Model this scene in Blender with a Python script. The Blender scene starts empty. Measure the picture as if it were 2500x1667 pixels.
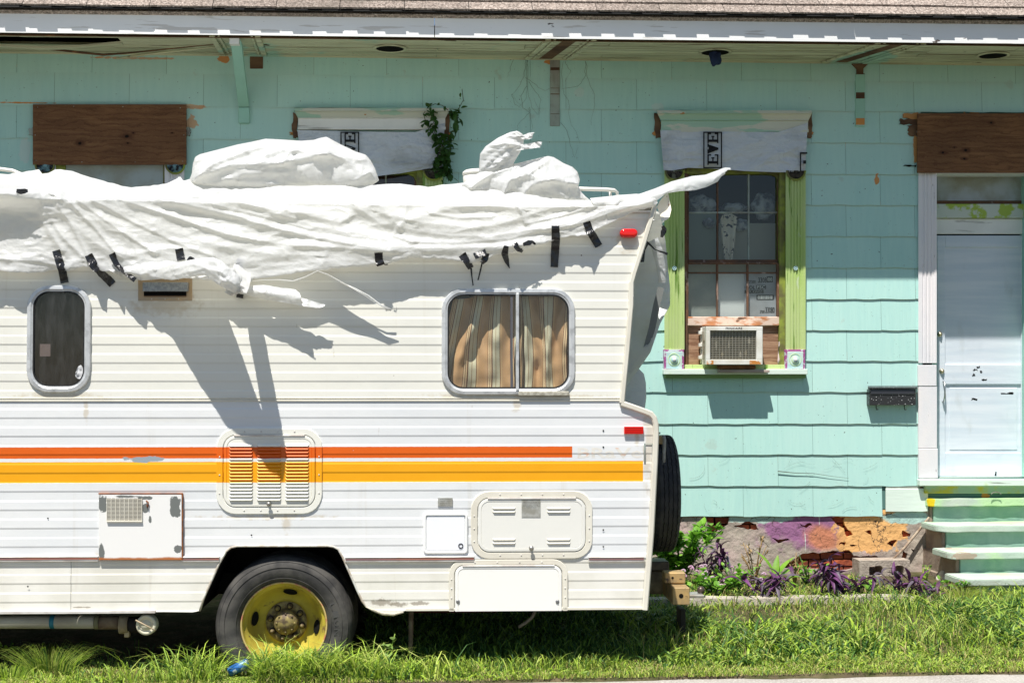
import bpy, bmesh, math, random
import numpy as np
from mathutils import Vector, Matrix, noise as mnoise
random.seed(7); rng = np.random.default_rng(7)
rad = math.radians
scene = bpy.context.scene
# ---------------------------------------------------------------- camera
YAW, PITCH, EYE, FPX = rad(4.6), rad(1.427), 1.6, 3472.2
cam_d = bpy.data.cameras.new('camera'); cam = bpy.data.objects.new('camera', cam_d)
scene.collection.objects.link(cam); scene.camera = cam
cam_d.sensor_width = 36; cam_d.lens = 50; cam_d.clip_start = .1; cam_d.clip_end = 600
cam.location = (0, 0, EYE); cam.rotation_euler = (math.pi/2 + PITCH, 0, -YAW)
# ---------------------------------------------------------------- light
SUN = Vector((0.48, 1.0, -2.3)).normalized()            # the way the light travels
world = bpy.data.worlds.new('World'); scene.world = world; world.use_nodes = True
wn = world.node_tree; bg = wn.nodes['Background']
sky = wn.nodes.new('ShaderNodeTexSky'); sky.sky_type = 'NISHITA'; sky.sun_disc = False
sky.sun_elevation = math.asin(-SUN.z); sky.sun_rotation = math.atan2(-SUN.x, -SUN.y)
sky.air_density = 1.0; sky.dust_density = .4; sky.ozone_density = 1.6
wn.links.new(sky.outputs[0], bg.inputs[0]); bg.inputs[1].default_value = 0.066
sun_d = bpy.data.lights.new('sun', 'SUN'); sun = bpy.data.objects.new('sun', sun_d)
scene.collection.objects.link(sun); sun_d.energy = 4.9; sun_d.angle = rad(.53); sun_d.color = (1, .965, .905)
sun.rotation_euler = SUN.to_track_quat('-Z', 'Y').to_euler(); sun.location = (-2, -4, 12)
vs = scene.view_settings
vs.view_transform = 'Standard'; vs.look = 'None'; vs.gamma = 1; vs.exposure = 0.52; vs.use_curve_mapping = False
scene.cycles.max_bounces = 8; scene.cycles.transparent_max_bounces = 12
# ---------------------------------------------------------------- pixel rays -> places in the yard
sy, cy_, sp, cp = math.sin(YAW), math.cos(YAW), math.sin(PITCH), math.cos(PITCH)
FW, RT, UP = Vector((sy*cp, cy_*cp, sp)), Vector((cy_, -sy, 0)), Vector((-sy*sp, -cy_*sp, cp))
CAM = Vector((0, 0, EYE))
def ray(px, py): return FW + RT*((px-1250)/FPX) + UP*((833.5-py)/FPX)
YW = 12.02
def W(px, py, d=0):                 # point d metres out from the house wall
    r = ray(px, py); return CAM + r*((YW-d)/r.y)
def lerp(a, b, t): return a+(b-a)*t
def HL(px, L, R, d=0): return W(px, lerp(L, R, px/2500), d)   # on a line that runs from row L (left edge) to row R (right edge)
CA = rad(2.4)
CX, CYv = Vector((math.cos(CA), -math.sin(CA), 0)), Vector((math.sin(CA), math.cos(CA), 0))
CO = CAM + FW*(8.17); CO.z = 0
def K(px, py, d=0):                 # the same in the motorhome's own frame: x along, y inward, z up; d = out towards the street
    r = ray(px, py); o = CO - CYv*d
    t = (o-CAM).dot(CYv)/r.dot(CYv); p = CAM + r*t - CO
    return Vector((p.dot(CX), -d, p.z))
# ---------------------------------------------------------------- helpers
def tag(o, label=None, cat=None, group=None, kind=None):
    if label: o['label'] = label
    if cat: o['category'] = cat
    if group: o['group'] = group
    if kind: o['kind'] = kind
    return o
def empty(name, loc=(0,0,0), rz=0):
    o = bpy.data.objects.new(name, None); scene.collection.objects.link(o); o.location = loc; o.rotation_euler = (0,0,rz); return o
def link(name, me, parent=None):
    o = bpy.data.objects.new(name, me); scene.collection.objects.link(o)
    if parent: o.parent = parent
    return o
def mesh(name, verts, faces, mats, parent=None, smooth=False, mi=None):
    me = bpy.data.meshes.new(name); me.from_pydata([tuple(v) for v in verts], [], faces)
    for m in (mats if isinstance(mats, (list, tuple)) else [mats]): me.materials.append(m)
    if mi: me.polygons.foreach_set('material_index', mi)
    if smooth: me.polygons.foreach_set('use_smooth', [True]*len(me.polygons))
    me.update(); return link(name, me, parent)
def bm_obj(name, bm, mats, parent=None, smooth=False):
    me = bpy.data.meshes.new(name); bmesh.ops.recalc_face_normals(bm, faces=bm.faces)
    bm.to_mesh(me); bm.free()
    for m in (mats if isinstance(mats, (list, tuple)) else [mats]): me.materials.append(m)
    if smooth: me.polygons.foreach_set('use_smooth', [True]*len(me.polygons))
    me.update(); return link(name, me, parent)
def hexa(name, p8, mat, parent=None, bevel=.003, seg=1):
    """box from 8 corners: 4 of one end (ring), 4 of the other"""
    bm = bmesh.new(); v = [bm.verts.new(p) for p in p8]
    for f in ((0,1,2,3),(7,6,5,4),(0,4,5,1),(1,5,6,2),(2,6,7,3),(3,7,4,0)): bm.faces.new([v[i] for i in f])
    bmesh.ops.recalc_face_normals(bm, faces=bm.faces)
    if bevel: bmesh.ops.bevel(bm, geom=bm.edges[:], offset=bevel, segments=seg, affect='EDGES', clamp_overlap=True)
    return bm_obj(name, bm, mat, parent)
def box(name, x0, x1, y0, y1, z0, z1, mat, parent=None, bevel=.003):
    return hexa(name, [(x0,y0,z0),(x1,y0,z0),(x1,y1,z0),(x0,y1,z0),(x0,y0,z1),(x1,y0,z1),(x1,y1,z1),(x0,y1,z1)], mat, parent, bevel)
def slab(F, name, px0, px1, py0, py1, d0, d1, mat, parent, bevel=.003):
    """a board whose outer face covers the given rectangle; F = W or K; from depth d0 (inner) to d1 (outer)"""
    a, b, c, e = F(px0,py0,d1), F(px1,py0,d1), F(px1,py1,d1), F(px0,py1,d1)
    dy = Vector((0, d1-d0, 0))
    return hexa(name, [a,b,c,e,a+dy,b+dy,c+dy,e+dy], mat, parent, bevel)
def prism(name, pts, dvec, mat, parent=None, bevel=0):
    """polygon pts extruded by dvec"""
    bm = bmesh.new(); a = [bm.verts.new(p) for p in pts]; b = [bm.verts.new(Vector(p)+Vector(dvec)) for p in pts]
    bm.faces.new(a); bm.faces.new(b[::-1]); n = len(a)
    for i in range(n): bm.faces.new((a[i], b[i], b[(i+1)%n], a[(i+1)%n]))
    bmesh.ops.recalc_face_normals(bm, faces=bm.faces)
    if bevel: bmesh.ops.bevel(bm, geom=bm.edges[:], offset=bevel, segments=1, affect='EDGES', clamp_overlap=True)
    return bm_obj(name, bm, mat, parent)
def tube(name, pts, r, mat, parent=None, n=8, flat=1.0, closed=False, smooth=True):
    pts = [Vector(p) for p in pts]; rs = r if isinstance(r, (list, tuple)) else [r]*len(pts)
    V, Fc = [], []; up = Vector((0.13,0.2,1)).normalized()
    for i, p in enumerate(pts):
        t = (pts[min(i+1,len(pts)-1)]-pts[max(i-1,0)]).normalized()
        u = up - t*up.dot(t)
        if u.length < .05: u = Vector((1,0,0)) - t*t.x
        u.normalize(); w = t.cross(u); up = u
        for k in range(n):
            a = 2*math.pi*k/n; V.append(p + (u*math.cos(a) + w*math.sin(a)*flat)*rs[i])
    for i in range(len(pts)-1):
        for k in range(n): Fc.append((i*n+k, i*n+(k+1)%n, (i+1)*n+(k+1)%n, (i+1)*n+k))
    Fc.append(tuple(range(n))[::-1]); Fc.append(tuple((len(pts)-1)*n+k for k in range(n)))
    return mesh(name, V, Fc, mat, parent, smooth)
def lathe(name, c, axis, prof, mat, parent=None, n=32, smooth=True, mi=None):
    """prof: (radius, along) ; axis: 'x' or 'y' or 'z'"""
    V, Fc = [], []
    for (r, h) in prof:
        for k in range(n):
            a = 2*math.pi*k/n; s, q = math.sin(a)*r, math.cos(a)*r
            V.append(Vector(c) + Vector({'y': (s, h, q), 'x': (h, s, q), 'z': (s, q, h)}[axis]))
    m = []
    for i in range(len(prof)-1):
        for k in range(n): Fc.append((i*n+k, i*n+(k+1)%n, (i+1)*n+(k+1)%n, (i+1)*n+k)); m.append(mi[i] if mi else 0)
    return mesh(name, V, Fc, mat, parent, smooth, m)
def rrect(x0, x1, z0, z1, r, n=6):
    P = []
    for (cx, cz, a0) in ((x1-r, z1-r, 0), (x0+r, z1-r, 90), (x0+r, z0+r, 180), (x1-r, z0+r, 270)):
        for i in range(n+1):
            a = rad(a0 + 90*i/n); P.append((cx + r*math.cos(a), cz + r*math.sin(a)))
    return P
def rloft(name, x0, x1, z0, z1, r, prof, mat, parent, y0=0, cap=True, smooth=False, square_bottom=False, n=6):
    """stack of rounded rectangles: prof = (inset, out). Outer face towards -y."""
    V, Fc = [], []
    for (ins, out) in prof:
        zb = z0 if square_bottom else z0+ins
        P = rrect(x0+ins, x1-ins, zb, z1-ins, max(r-ins, .004), n)
        if square_bottom:
            P = rrect(x0+ins, x1-ins, zb, z1-ins, max(r-ins, .004), n)
            h = len(P)//2; P = P[:h] + [(x0+ins, z0+.002)]*(n+1) + [(x1-ins, z0+.002)]*(n+1)
        V += [(p[0], y0-out, p[1]) for p in P]
    m = 4*(n+1)
    for i in range(len(prof)-1):
        for k in range(m): Fc.append((i*m+k, i*m+(k+1)%m, (i+1)*m+(k+1)%m, (i+1)*m+k))
    if cap: Fc.append(tuple((len(prof)-1)*m+k for k in range(m)))
    return mesh(name, V, Fc, mat, parent, smooth)
def cross_xs(poly, z):
    xs = []
    for i in range(len(poly)):
        (xa, za), (xb, zb) = poly[i], poly[(i+1)%len(poly)]
        if (za > z) != (zb > z): xs.append(xa + (xb-xa)*(z-za)/(zb-za))
    return xs
def scan_panel(name, polys, levels, mat, parent, yfun=None, back=None):
    """sheet filling the polygons (even-odd, (x,z) pairs), cut into level strips; yfun(z) = y of the surface"""
    yfun = yfun or (lambda z: 0.0)
    zs = set(levels)
    for p in polys:
        for (_, z) in p: zs.add(round(z, 5))
    zs = sorted(zs); zmin = min(z for p in polys for _, z in p); zmax = max(z for p in polys for _, z in p)
    zs = [z for z in zs if zmin-1e-6 <= z <= zmax+1e-6]
    V, Fc = [], []; e = 1e-5
    for a, b in zip(zs[:-1], zs[1:]):
        if b-a < 3e-5: continue
        A = sorted(x for p in polys for x in cross_xs(p, a+e)); B = sorted(x for p in polys for x in cross_xs(p, b-e))
        if len(A) != len(B): continue
        for i in range(0, len(A)-1, 2):
            k = len(V); ya, yb = yfun(a+e), yfun(b-e)
            V += [(A[i], ya, a), (A[i+1], ya, a), (B[i+1], yb, b), (B[i], yb, b)]; Fc.append((k, k+1, k+2, k+3))
    return mesh(name, V, Fc, mat, parent)
# ---------------------------------------------------------------- materials
def lin(c): return tuple(c) + (1,) if len(c) == 3 else c
class Mat:
    def __init__(s, name, base, rough=.6, spec=.3, metal=0, pos='world'):
        s.m = bpy.data.materials.new(name); s.m.use_nodes = True; s.t = s.m.node_tree; s.N = s.t.nodes
        s.b = s.N['Principled BSDF']; s.b.inputs['Roughness'].default_value = rough
        s.b.inputs['Specular IOR Level'].default_value = spec; s.b.inputs['Metallic'].default_value = metal
        s.c = None; s.col = base; s.b.inputs['Base Color'].default_value = lin(base)
        g = s.N.new('ShaderNodeNewGeometry' if pos == 'world' else 'ShaderNodeTexCoord')
        s.P = g.outputs['Position' if pos == 'world' else 'Object']; s.h = None
    def L(s, a, b): s.t.links.new(a, b)
    def map(s, scale, loc=(0,0,0)):
        n = s.N.new('ShaderNodeMapping'); n.inputs['Scale'].default_value = scale; n.inputs['Location'].default_value = loc
        s.L(s.P, n.inputs[0]); return n.outputs[0]
    def noise(s, scale, stretch=(1,1,1), detail=4, rough=.55, loc=(0,0,0), dist=0):
        n = s.N.new('ShaderNodeTexNoise'); n.inputs['Scale'].default_value = scale; n.inputs['Detail'].default_value = detail
        n.inputs['Roughness'].default_value = rough; n.inputs['Distortion'].default_value = dist
        s.L(s.map(stretch, loc), n.inputs['Vector']); return n.outputs['Fac']
    def ramp(s, v, a, b):
        n = s.N.new('ShaderNodeMapRange'); n.interpolation_type = 'SMOOTHSTEP'
        n.inputs['From Min'].default_value = a; n.inputs['From Max'].default_value = b; s.L(v, n.inputs['Value']); return n.outputs[0]
    def math(s, op, a, b=None):
        n = s.N.new('ShaderNodeMath'); n.operation = op
        for i, x in enumerate((a, b)):
            if x is None: continue
            if isinstance(x, (int, float)): n.inputs[i].default_value = x
            else: s.L(x, n.inputs[i])
        return n.outputs[0]
    def mix(s, fac, col):
        n = s.N.new('ShaderNodeMix'); n.data_type = 'RGBA'
        if isinstance(fac, (int, float)): n.inputs[0].default_value = fac
        else: s.L(fac, n.inputs[0])
        if s.c is None: n.inputs[6].default_value = lin(s.col)
        else: s.L(s.c, n.inputs[6])
        if isinstance(col, tuple): n.inputs[7].default_value = lin(col)
        else: s.L(col, n.inputs[7])
        s.c = n.outputs[2]; return s
    def vary(s, col, scale, lo=.35, hi=.65, amt=1.0, **k):
        f = s.ramp(s.noise(scale, **k), lo, hi)
        if amt != 1: f = s.math('MULTIPLY', f, amt)
        return s.mix(f, col)
    def rand(s, amt=.06):
        o = s.N.new('ShaderNodeObjectInfo'); h = s.N.new('ShaderNodeHueSaturation')
        v = s.math('MULTIPLY_ADD', o.outputs['Random'], amt*2); v.node.inputs[2].default_value = 1-amt
        s.L(v, h.inputs['Value'])
        if s.c is None: h.inputs['Color'].default_value = lin(s.col)
        else: s.L(s.c, h.inputs['Color'])
        s.c = h.outputs[0]; return s
    def bump(s, scale, strength=.3, depth=.01, **k):
        n = s.N.new('ShaderNodeBump'); n.inputs['Strength'].default_value = strength; n.inputs['Distance'].default_value = depth
        s.L(s.noise(scale, **k), n.inputs['Height'])
        if s.h is not None: s.L(s.h, n.inputs['Normal'])
        s.h = n.outputs[0]; return s
    def crease(s, scale, strength, depth, stretch=(1,1,1), warp=.25):
        """sharp folded facets like crumpled film"""
        v = s.N.new('ShaderNodeTexVoronoi'); v.feature = 'F1'; v.inputs['Scale'].default_value = scale; v.inputs['Detail'].default_value = 1.5; v.inputs['Roughness'].default_value = .6
        nn = s.N.new('ShaderNodeTexNoise'); nn.inputs['Scale'].default_value = scale*.6; nn.inputs['Detail'].default_value = 2; mp = s.map(stretch); s.L(mp, nn.inputs['Vector'])
        sc = s.N.new('ShaderNodeVectorMath'); sc.operation = 'SCALE'; sc.inputs['Scale'].default_value = warp; s.L(nn.outputs['Color'], sc.inputs[0])
        ad = s.N.new('ShaderNodeVectorMath'); ad.operation = 'ADD'; s.L(mp, ad.inputs[0]); s.L(sc.outputs[0], ad.inputs[1]); s.L(ad.outputs[0], v.inputs['Vector'])
        n = s.N.new('ShaderNodeBump'); n.inputs['Strength'].default_value = strength; n.inputs['Distance'].default_value = depth; s.L(v.outputs['Distance'], n.inputs['Height'])
        if s.h is not None: s.L(s.h, n.inputs['Normal'])
        s.h = n.outputs[0]; return s
    def grain(s, col, scale=16, dist=5, lo=.0, hi=.35, amt=.7, dscale=1.2, stretch=(.25,1,1)):
        w = s.N.new('ShaderNodeTexWave'); w.wave_type = 'BANDS'; w.bands_direction = 'Z'; w.wave_profile = 'SAW'
        w.inputs['Scale'].default_value = scale; w.inputs['Distortion'].default_value = dist; w.inputs['Detail'].default_value = 5; w.inputs['Detail Scale'].default_value = dscale; w.inputs['Detail Roughness'].default_value = .6
        s.L(s.map(stretch), w.inputs['Vector']); f = s.math('MULTIPLY', s.math('SUBTRACT', 1.0, s.ramp(w.outputs['Fac'], lo, hi)), amt); return s.mix(f, col)
    def xyz(s):
        n = s.N.new('ShaderNodeSeparateXYZ'); s.L(s.P, n.inputs[0]); return n.outputs
    def blob(s, x, z, rx, rz, wob=.25, nscale=9, soft=.12):
        """mask of an irregular patch centred on (x, z)"""
        X = s.xyz(); a = s.math('DIVIDE', s.math('SUBTRACT', X[0], x), rx); b = s.math('DIVIDE', s.math('SUBTRACT', X[2], z), rz)
        d = s.math('SQRT', s.math('ADD', s.math('MULTIPLY', a, a), s.math('MULTIPLY', b, b)))
        d = s.math('ADD', d, s.math('MULTIPLY', s.math('SUBTRACT', s.noise(nscale, detail=5), .5), wob*4))
        return s.math('SUBTRACT', 1.0, s.ramp(d, 1-soft, 1+soft))
    def done(s):
        if s.c is not None: s.L(s.c, s.b.inputs['Base Color'])
        if s.h is not None: s.L(s.h, s.b.inputs['Normal'])
        return s.m
def simple(name, col, rough=.6, spec=.3, metal=0, col2=None, sc=6, bump=None, rand=0, pos='world', **k):
    m = Mat(name, col, rough, spec, metal, pos)
    if col2: m.vary(col2, sc, **k)
    if rand: m.rand(rand)
    if bump: m.bump(*bump)
    return m.done()
TEAL, TEAL2, ORANGE = (.43,.68,.625), (.37,.625,.575), (.62,.26,.07)
m = Mat('teal_shingle', TEAL, .75, .2)
m.vary(TEAL2, 1.1, lo=.45, hi=.8, amt=.35).vary((.50,.74,.66), 30, stretch=(1,1,.08), amt=.35).vary((.22,.34,.30), 60, lo=.70, hi=.74, amt=.6, detail=2)
m.vary((.35,.30,.22), 3.2, stretch=(1,1,1.0), lo=.68, hi=.72, amt=.25, detail=8)
for (px_, py_, r1_, r2_, w_) in ((470,262,.13,.018,.5),(467,300,.05,.05,.6),(60,252,.20,.006,.6),(330,143,.35,.010,.6),(548,146,.05,.03,.5),(1620,310,.03,.05,.5),(2140,440,.02,.05,.5),(1640,286,.03,.03,.5),(1350,153,.06,.02,.5)):
    q_ = W(px_, py_); m.mix(m.blob(q_.x, q_.z, r1_, r2_, w_, 26, .08), ORANGE)
for (px_, py_, r1_, r2_) in ((62,365,.05,.10),(1605,262,.05,.04),(1415,225,.05,.04),(1950,560,.05,.06)):
    q_ = W(px_, py_); m.mix(m.math('MULTIPLY', m.blob(q_.x, q_.z, r1_, r2_, .5, 12, .1), .45), (.62,.66,.62))
m.vary((.50,.70,.65), .8, lo=.45, hi=.65, amt=.35).vary((.36,.46,.40), 2.4, stretch=(1,1,.35), lo=.60, hi=.82, amt=.30, detail=8).vary((.06,.06,.05), 46, lo=.79, hi=.80, detail=1)
m.rand(.03).bump(55, .45, .005, stretch=(1,1,.05)); M_SHING = m.done()
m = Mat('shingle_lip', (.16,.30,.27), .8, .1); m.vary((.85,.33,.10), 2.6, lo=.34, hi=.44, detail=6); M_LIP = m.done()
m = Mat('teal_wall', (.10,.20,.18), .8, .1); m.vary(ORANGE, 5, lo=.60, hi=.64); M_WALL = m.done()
m = Mat('white_weathered_paint', (.82,.81,.77), .6, .25); m.vary((.35,.33,.30), 14, stretch=(.15,1,1.6), lo=.60, hi=.66, amt=.7, detail=8).vary((.60,.60,.56), 3, amt=.4).bump(30, .3, .004, stretch=(.2,1,2)); M_WHITE_W = m.done()
m = Mat('fascia_paint', (.88,.88,.87), .55, .25); m.vary((.76,.77,.77), 2.5, stretch=(.3,1,1), amt=.4).vary((.09,.07,.06), 7, stretch=(.5,1,1.3), lo=.69, hi=.71, detail=9).vary((.45,.40,.34), 16, stretch=(.12,1,1.5), lo=.60, hi=.64, amt=.5, detail=8).bump(25, .3, .004, stretch=(.15,1,2)); M_FASCIA = m.done()
m = Mat('stained_wood', (.20,.12,.07), .85, .1); m.vary((.09,.05,.035), 6, stretch=(.4,1,1)).vary((.35,.17,.08), 3, lo=.6, hi=.7).bump(30,.4,.004); M_STAIN = m.done()
m = Mat('soffit_paint', (.60,.60,.42), .75, .15); m.vary((.36,.34,.22), 7, stretch=(.12,1.6,1), lo=.48, hi=.62, amt=.7, detail=8).vary((.24,.20,.13), 18, stretch=(.06,2,1), lo=.60, hi=.66, detail=6).vary((.38,.56,.45), .9, lo=.60, hi=.64).vary((.11,.085,.055), 5, lo=.68, hi=.72, detail=8).rand(.07).bump(30,.4,.003, stretch=(.1,1,1)); M_SOFFIT = m.done()
m = Mat('teal_wood_paint', (.36,.62,.52), .7, .2); m.vary((.30,.52,.44), 3, amt=.6).vary((.05,.05,.045), 9, lo=.70, hi=.73, detail=7).vary(ORANGE, 5, lo=.72, hi=.74).bump(30,.3,.003); M_TEALW = m.done()
m = Mat('bare_grey_wood', (.30,.30,.27), .85, .1); m.vary((.14,.12,.10), 10, stretch=(1,1,.3)).vary((.36,.42,.38), 4).bump(40,.4,.003); M_GREYW = m.done()
m = Mat('plywood', (.235,.115,.055), .8, .12); m.vary((.13,.06,.03), 5, stretch=(.30,1,1.3), lo=.35, hi=.75, amt=.75, detail=9, dist=2.2).vary((.32,.17,.08), 22, stretch=(.08,1,1.6), lo=.52, hi=.66, amt=.6, detail=5, dist=.6).vary((.03,.018,.012), 5.5, lo=.755, hi=.775, detail=2).vary((.10,.05,.03), 1.5, amt=.5).bump(60,.35,.002, stretch=(.1,1,1)); m.grain((.08,.035,.02), 7, 11, 0, .45, .55, 1.6, (.35,1,1)).grain((.32,.17,.085), 30, 12, 0, .3, .35, 2, (.3,1,1))
for (px_, py_, r_) in ((310,333,.016),(195,350,.014),(312,350,.008),(325,325,.006),(420,325,.006),(2302,373,.012),(2358,367,.014),(2354,388,.010),(2330,360,.006),(2420,300,.010)):
    q_ = W(px_, py_, .066); m.mix(m.blob(q_.x, q_.z, r_*3.4, r_*1.5, .3, 30, .5), (.10,.045,.025)); m.mix(m.blob(q_.x, q_.z, r_, r_*.8, .3, 40, .3), (.015,.01,.008))
M_PLY = m.done()
m = Mat('plywood_light', (.42,.26,.17), .8, .12); m.vary((.24,.13,.08), 16, stretch=(.15,1,1.5), lo=.4, hi=.6, detail=7, dist=1.2).bump(60,.35,.002, stretch=(.1,1,1)); m.grain((.16,.08,.05), 30, 8, 0, .4, .6); M_PLYL = m.done()
m = Mat('green_trim', (.42,.57,.17), .65, .25); m.vary((.52,.60,.30), 3, stretch=(1,1,.4), amt=.7).vary((.60,.66,.52), 11, stretch=(1.5,1,.3), lo=.64, hi=.68, detail=8, amt=.7).vary((.16,.28,.05), 12, stretch=(2,1,.12), lo=.60, hi=.66, detail=6).vary((.06,.05,.03), 30, lo=.73, hi=.75).bump(90,.6,.003); M_GREEN = m.done()
m = Mat('olive_trim', (.27,.32,.05), .6, .3); m.vary((.14,.13,.05), 8).bump(40,.3,.003); M_OLIVE = m.done()
m = Mat('brown_sash', (.11,.07,.05), .75, .15); m.vary((.34,.26,.22), 22, lo=.58, hi=.66, detail=7, stretch=(1,1,.5)).vary((.22,.10,.05), 6, amt=.6).bump(50,.4,.003); M_SASH = m.done()
m = Mat('rusty_rail', (.68,.52,.42), .7, .2); m.vary((.47,.20,.09), 13, stretch=(.5,1,1.4), lo=.50, hi=.62, detail=8).vary((.16,.09,.06), 22, stretch=(.4,1,1), lo=.62, hi=.67, detail=7).bump(50,.3,.003); M_RUSTRAIL = m.done()
m = Mat('dark_hole', (.012,.012,.011), .95, .02); M_DARK = m.done()
m = Mat('lilac_white_paint', (.80,.76,.76), .6, .25); m.vary((.66,.68,.72), 4, stretch=(1,1,.3), amt=.6).vary((.28,.25,.24), 30, stretch=(1.2,1,.2), lo=.68, hi=.73, detail=6, amt=.7).vary((.40,.55,.15), 2.2, lo=.72, hi=.75, amt=.6).bump(80,.5,.003); M_TRIMW = m.done()
m = Mat('door_paint', (.67,.71,.76), .55, .25); m.vary((.50,.58,.66), 9, stretch=(.12,1,1.6), amt=.6, detail=7).vary((.40,.42,.40), 3.5, stretch=(1,1,.5), lo=.58, hi=.72, amt=.4, detail=7).vary((.10,.10,.10), 8, stretch=(.6,1,1.2), lo=.745, hi=.755, detail=4).vary((.45,.50,.55), 2, lo=.55, hi=.75, amt=.4).bump(70,.3,.002, stretch=(.15,1,1)); M_DOOR = m.done()
m = Mat('sill_paint', (.68,.78,.70), .7, .2); m.vary((.16,.18,.14), 14, stretch=(.12,1,1.4), lo=.60, hi=.66, detail=7, amt=.8).vary((.50,.64,.25), 2.5, lo=.58, hi=.66, amt=.6).bump(40,.4,.004, stretch=(.15,1,1)); M_SILL = m.done()
m = Mat('house_wrap', (.60,.635,.69), .45, .35); m.vary((.36,.375,.38), 3.2, stretch=(.6,1,1.2), lo=.45, hi=.7, amt=.7, detail=6, dist=.5).crease(6,.5,.05,(.5,1,1.2),.4).crease(18,.3,.02); M_WRAP = m.done()
M_INK = simple('black_ink', (.012,.012,.014), .6, .2)
M_INKW = simple('white_ink', (.7,.7,.7), .6, .2)
m = Mat('roof_granules', (.33,.27,.23), .95, .05); m.vary((.17,.14,.12), 45, lo=.42, hi=.58, detail=3).vary((.55,.48,.42), 80, lo=.55, hi=.66, detail=2).vary((.14,.12,.10), 3, stretch=(.5,1,1), lo=.5, hi=.75, amt=.6).rand(.14).bump(160,.6,.003); M_ROOF = m.done()
def nz(x, y, s=1.0, o=0.0): return mnoise.noise(Vector((x*s, y*s, o)))
# ================================================================ HOUSE
house = empty('house', (0, YW, 0))
tag(house, 'teal shingle-sided house with white eave and green window trim behind the motorhome', 'house')
HOFF = Vector((0, YW, 0))
_mesh = mesh
hroot = empty('tmp')      # children are given world coordinates: parent sits at the origin offset
house.location = (0,0,0); bpy.data.objects.remove(hroot)
rowL = [177,258,338,417,496,575,655,733,808,882,957,1034,1108,1182,1258]
rowR = [204,276,352.5,428.6,502.5,578,654,730,806,881,957,1034,1110,1187,1260]
def rowz(i, X):
    if i < 0: L, R = 100, 131
    else: L, R = rowL[i], rowR[i]
    a, b = W(0, L), W(2500, R); return lerp(a.z, b.z, (X-a.x)/(b.x-a.x))
def wx(px, py=700): return W(px, py).x
openings = [(wx(86), wx(448), W(0,262).z, 0.9), (wx(742), wx(1080), W(900,300).z, .9),
            (wx(1634), wx(1958), W(1800,300).z, W(1800,905).z), (wx(2250), wx(2556), W(2300,285).z, W(2300,1166).z)]
# backing wall with openings
wp = [[(-7.5, .46), (7.5, .46), (7.5, 4.29), (-7.5, 4.29)]]
for (a,b,zt,zb) in openings:
    if b > 7.5: b = 6.4
    wp.append([(a,zb),(b,zb),(b,zt),(a,zt)])
w_ = scan_panel('wall', wp, [], M_WALL, house, lambda z: YW+.004)
w2 = scan_panel('wall', [[(-7.5, 0), (7.5, 0), (7.5, 4.29), (-7.5, 4.29)]], [], M_DARK, house, lambda z: YW+.9); w2.name = 'back_partition'
for s in (-7.5, 7.5): mesh('side_wall', [(s,YW,0),(s,YW+6,0),(s,YW+6,4.3),(s,YW,4.3)], [(0,1,2,3)], M_WALL, house)
# individual shingles, wavy lower edges, lapped
X13 = wx(1728, 1150)
def shingle(x0, x1, i, cap=None):
    n = max(2, int(round((x1-x0)/.075))); V, Fc, MI = [], [], []
    for k in range(n+1):
        x = lerp(x0, x1, k/n); zb = rowz(i, x) + (.002+.003*abs(nz(x*.7,i*3.1)))*math.sin(x*2*math.pi/.305+i*1.3) + .003*nz(x*2.3, i*7.7) + random.uniform(-.0012,.0012)
        if k in (0, n): zb += random.uniform(-.003, .002)
        zt = rowz(i-1, x) + .012
        if cap is not None: zt = cap
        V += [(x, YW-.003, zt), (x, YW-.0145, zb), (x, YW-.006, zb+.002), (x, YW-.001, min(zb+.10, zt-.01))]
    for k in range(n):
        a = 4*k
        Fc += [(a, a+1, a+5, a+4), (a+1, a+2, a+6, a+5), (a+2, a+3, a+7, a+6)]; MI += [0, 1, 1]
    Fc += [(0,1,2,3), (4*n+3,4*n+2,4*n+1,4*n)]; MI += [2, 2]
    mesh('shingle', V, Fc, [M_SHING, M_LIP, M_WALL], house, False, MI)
for i in range(15):
    off = 0 if (13-i)%2 == 0 else .305
    x = X13 + off - .61*14
    while x < wx(2960):
        x0, x1 = x+.0010, x+.61-.0010; x += .61
        if x1 < wx(-160): continue
        if i == 14 and wx(2150) < x0 < wx(2600): continue
        zt, zb = rowz(i-1, x0), rowz(i, x0); segs = [(x0, x1)]
        if i == 14 and x0 < wx(2400): segs = [(x0, min(x1, wx(2161)))]
        for (a,b,ot,ob) in openings:
            ov = min(zt, ot) - max(zb, ob)
            if .04 < ov < .6*(zt-zb) and ot > zt:      # opening ends inside this course: keep the part below it
                for (p,q) in segs:
                    u0, u1 = max(p, a), min(q, b)
                    if u1-u0 > .004: shingle(u0, u1, i, ob)
            elif ov < .6*(zt-zb): continue
            ns = []
            for (p,q) in segs:
                if q <= a or p >= b: ns.append((p,q)); continue
                if p < a: ns.append((p, a))
                if q > b: ns.append((b, q))
            segs = ns
        for (p,q) in segs:
            if q-p > .008: shingle(p, q, i)
# ---------------------------------------------------------------- eave
def beam(name, corners, mat, px0=-700, px1=3200, n=12, parent=None, jag=0, bevel=False, ends=True):
    V, Fc = [], []; m = len(corners)
    for k in range(n+1):
        px = lerp(px0, px1, k/n)
        for (L,R,d) in corners:
            p = HL(px, L, R, d); V.append(p + Vector((0,0,random.uniform(-jag,jag))))
    for k in range(n):
        for j in range(m): Fc.append((k*m+j, k*m+(j+1)%m, (k+1)*m+(j+1)%m, (k+1)*m+j))
    if ends: Fc.append(tuple(range(m))); Fc.append(tuple(n*m+j for j in range(m))[::-1])
    return mesh(name, V, Fc, mat, parent or house)
ED = .82
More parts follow.
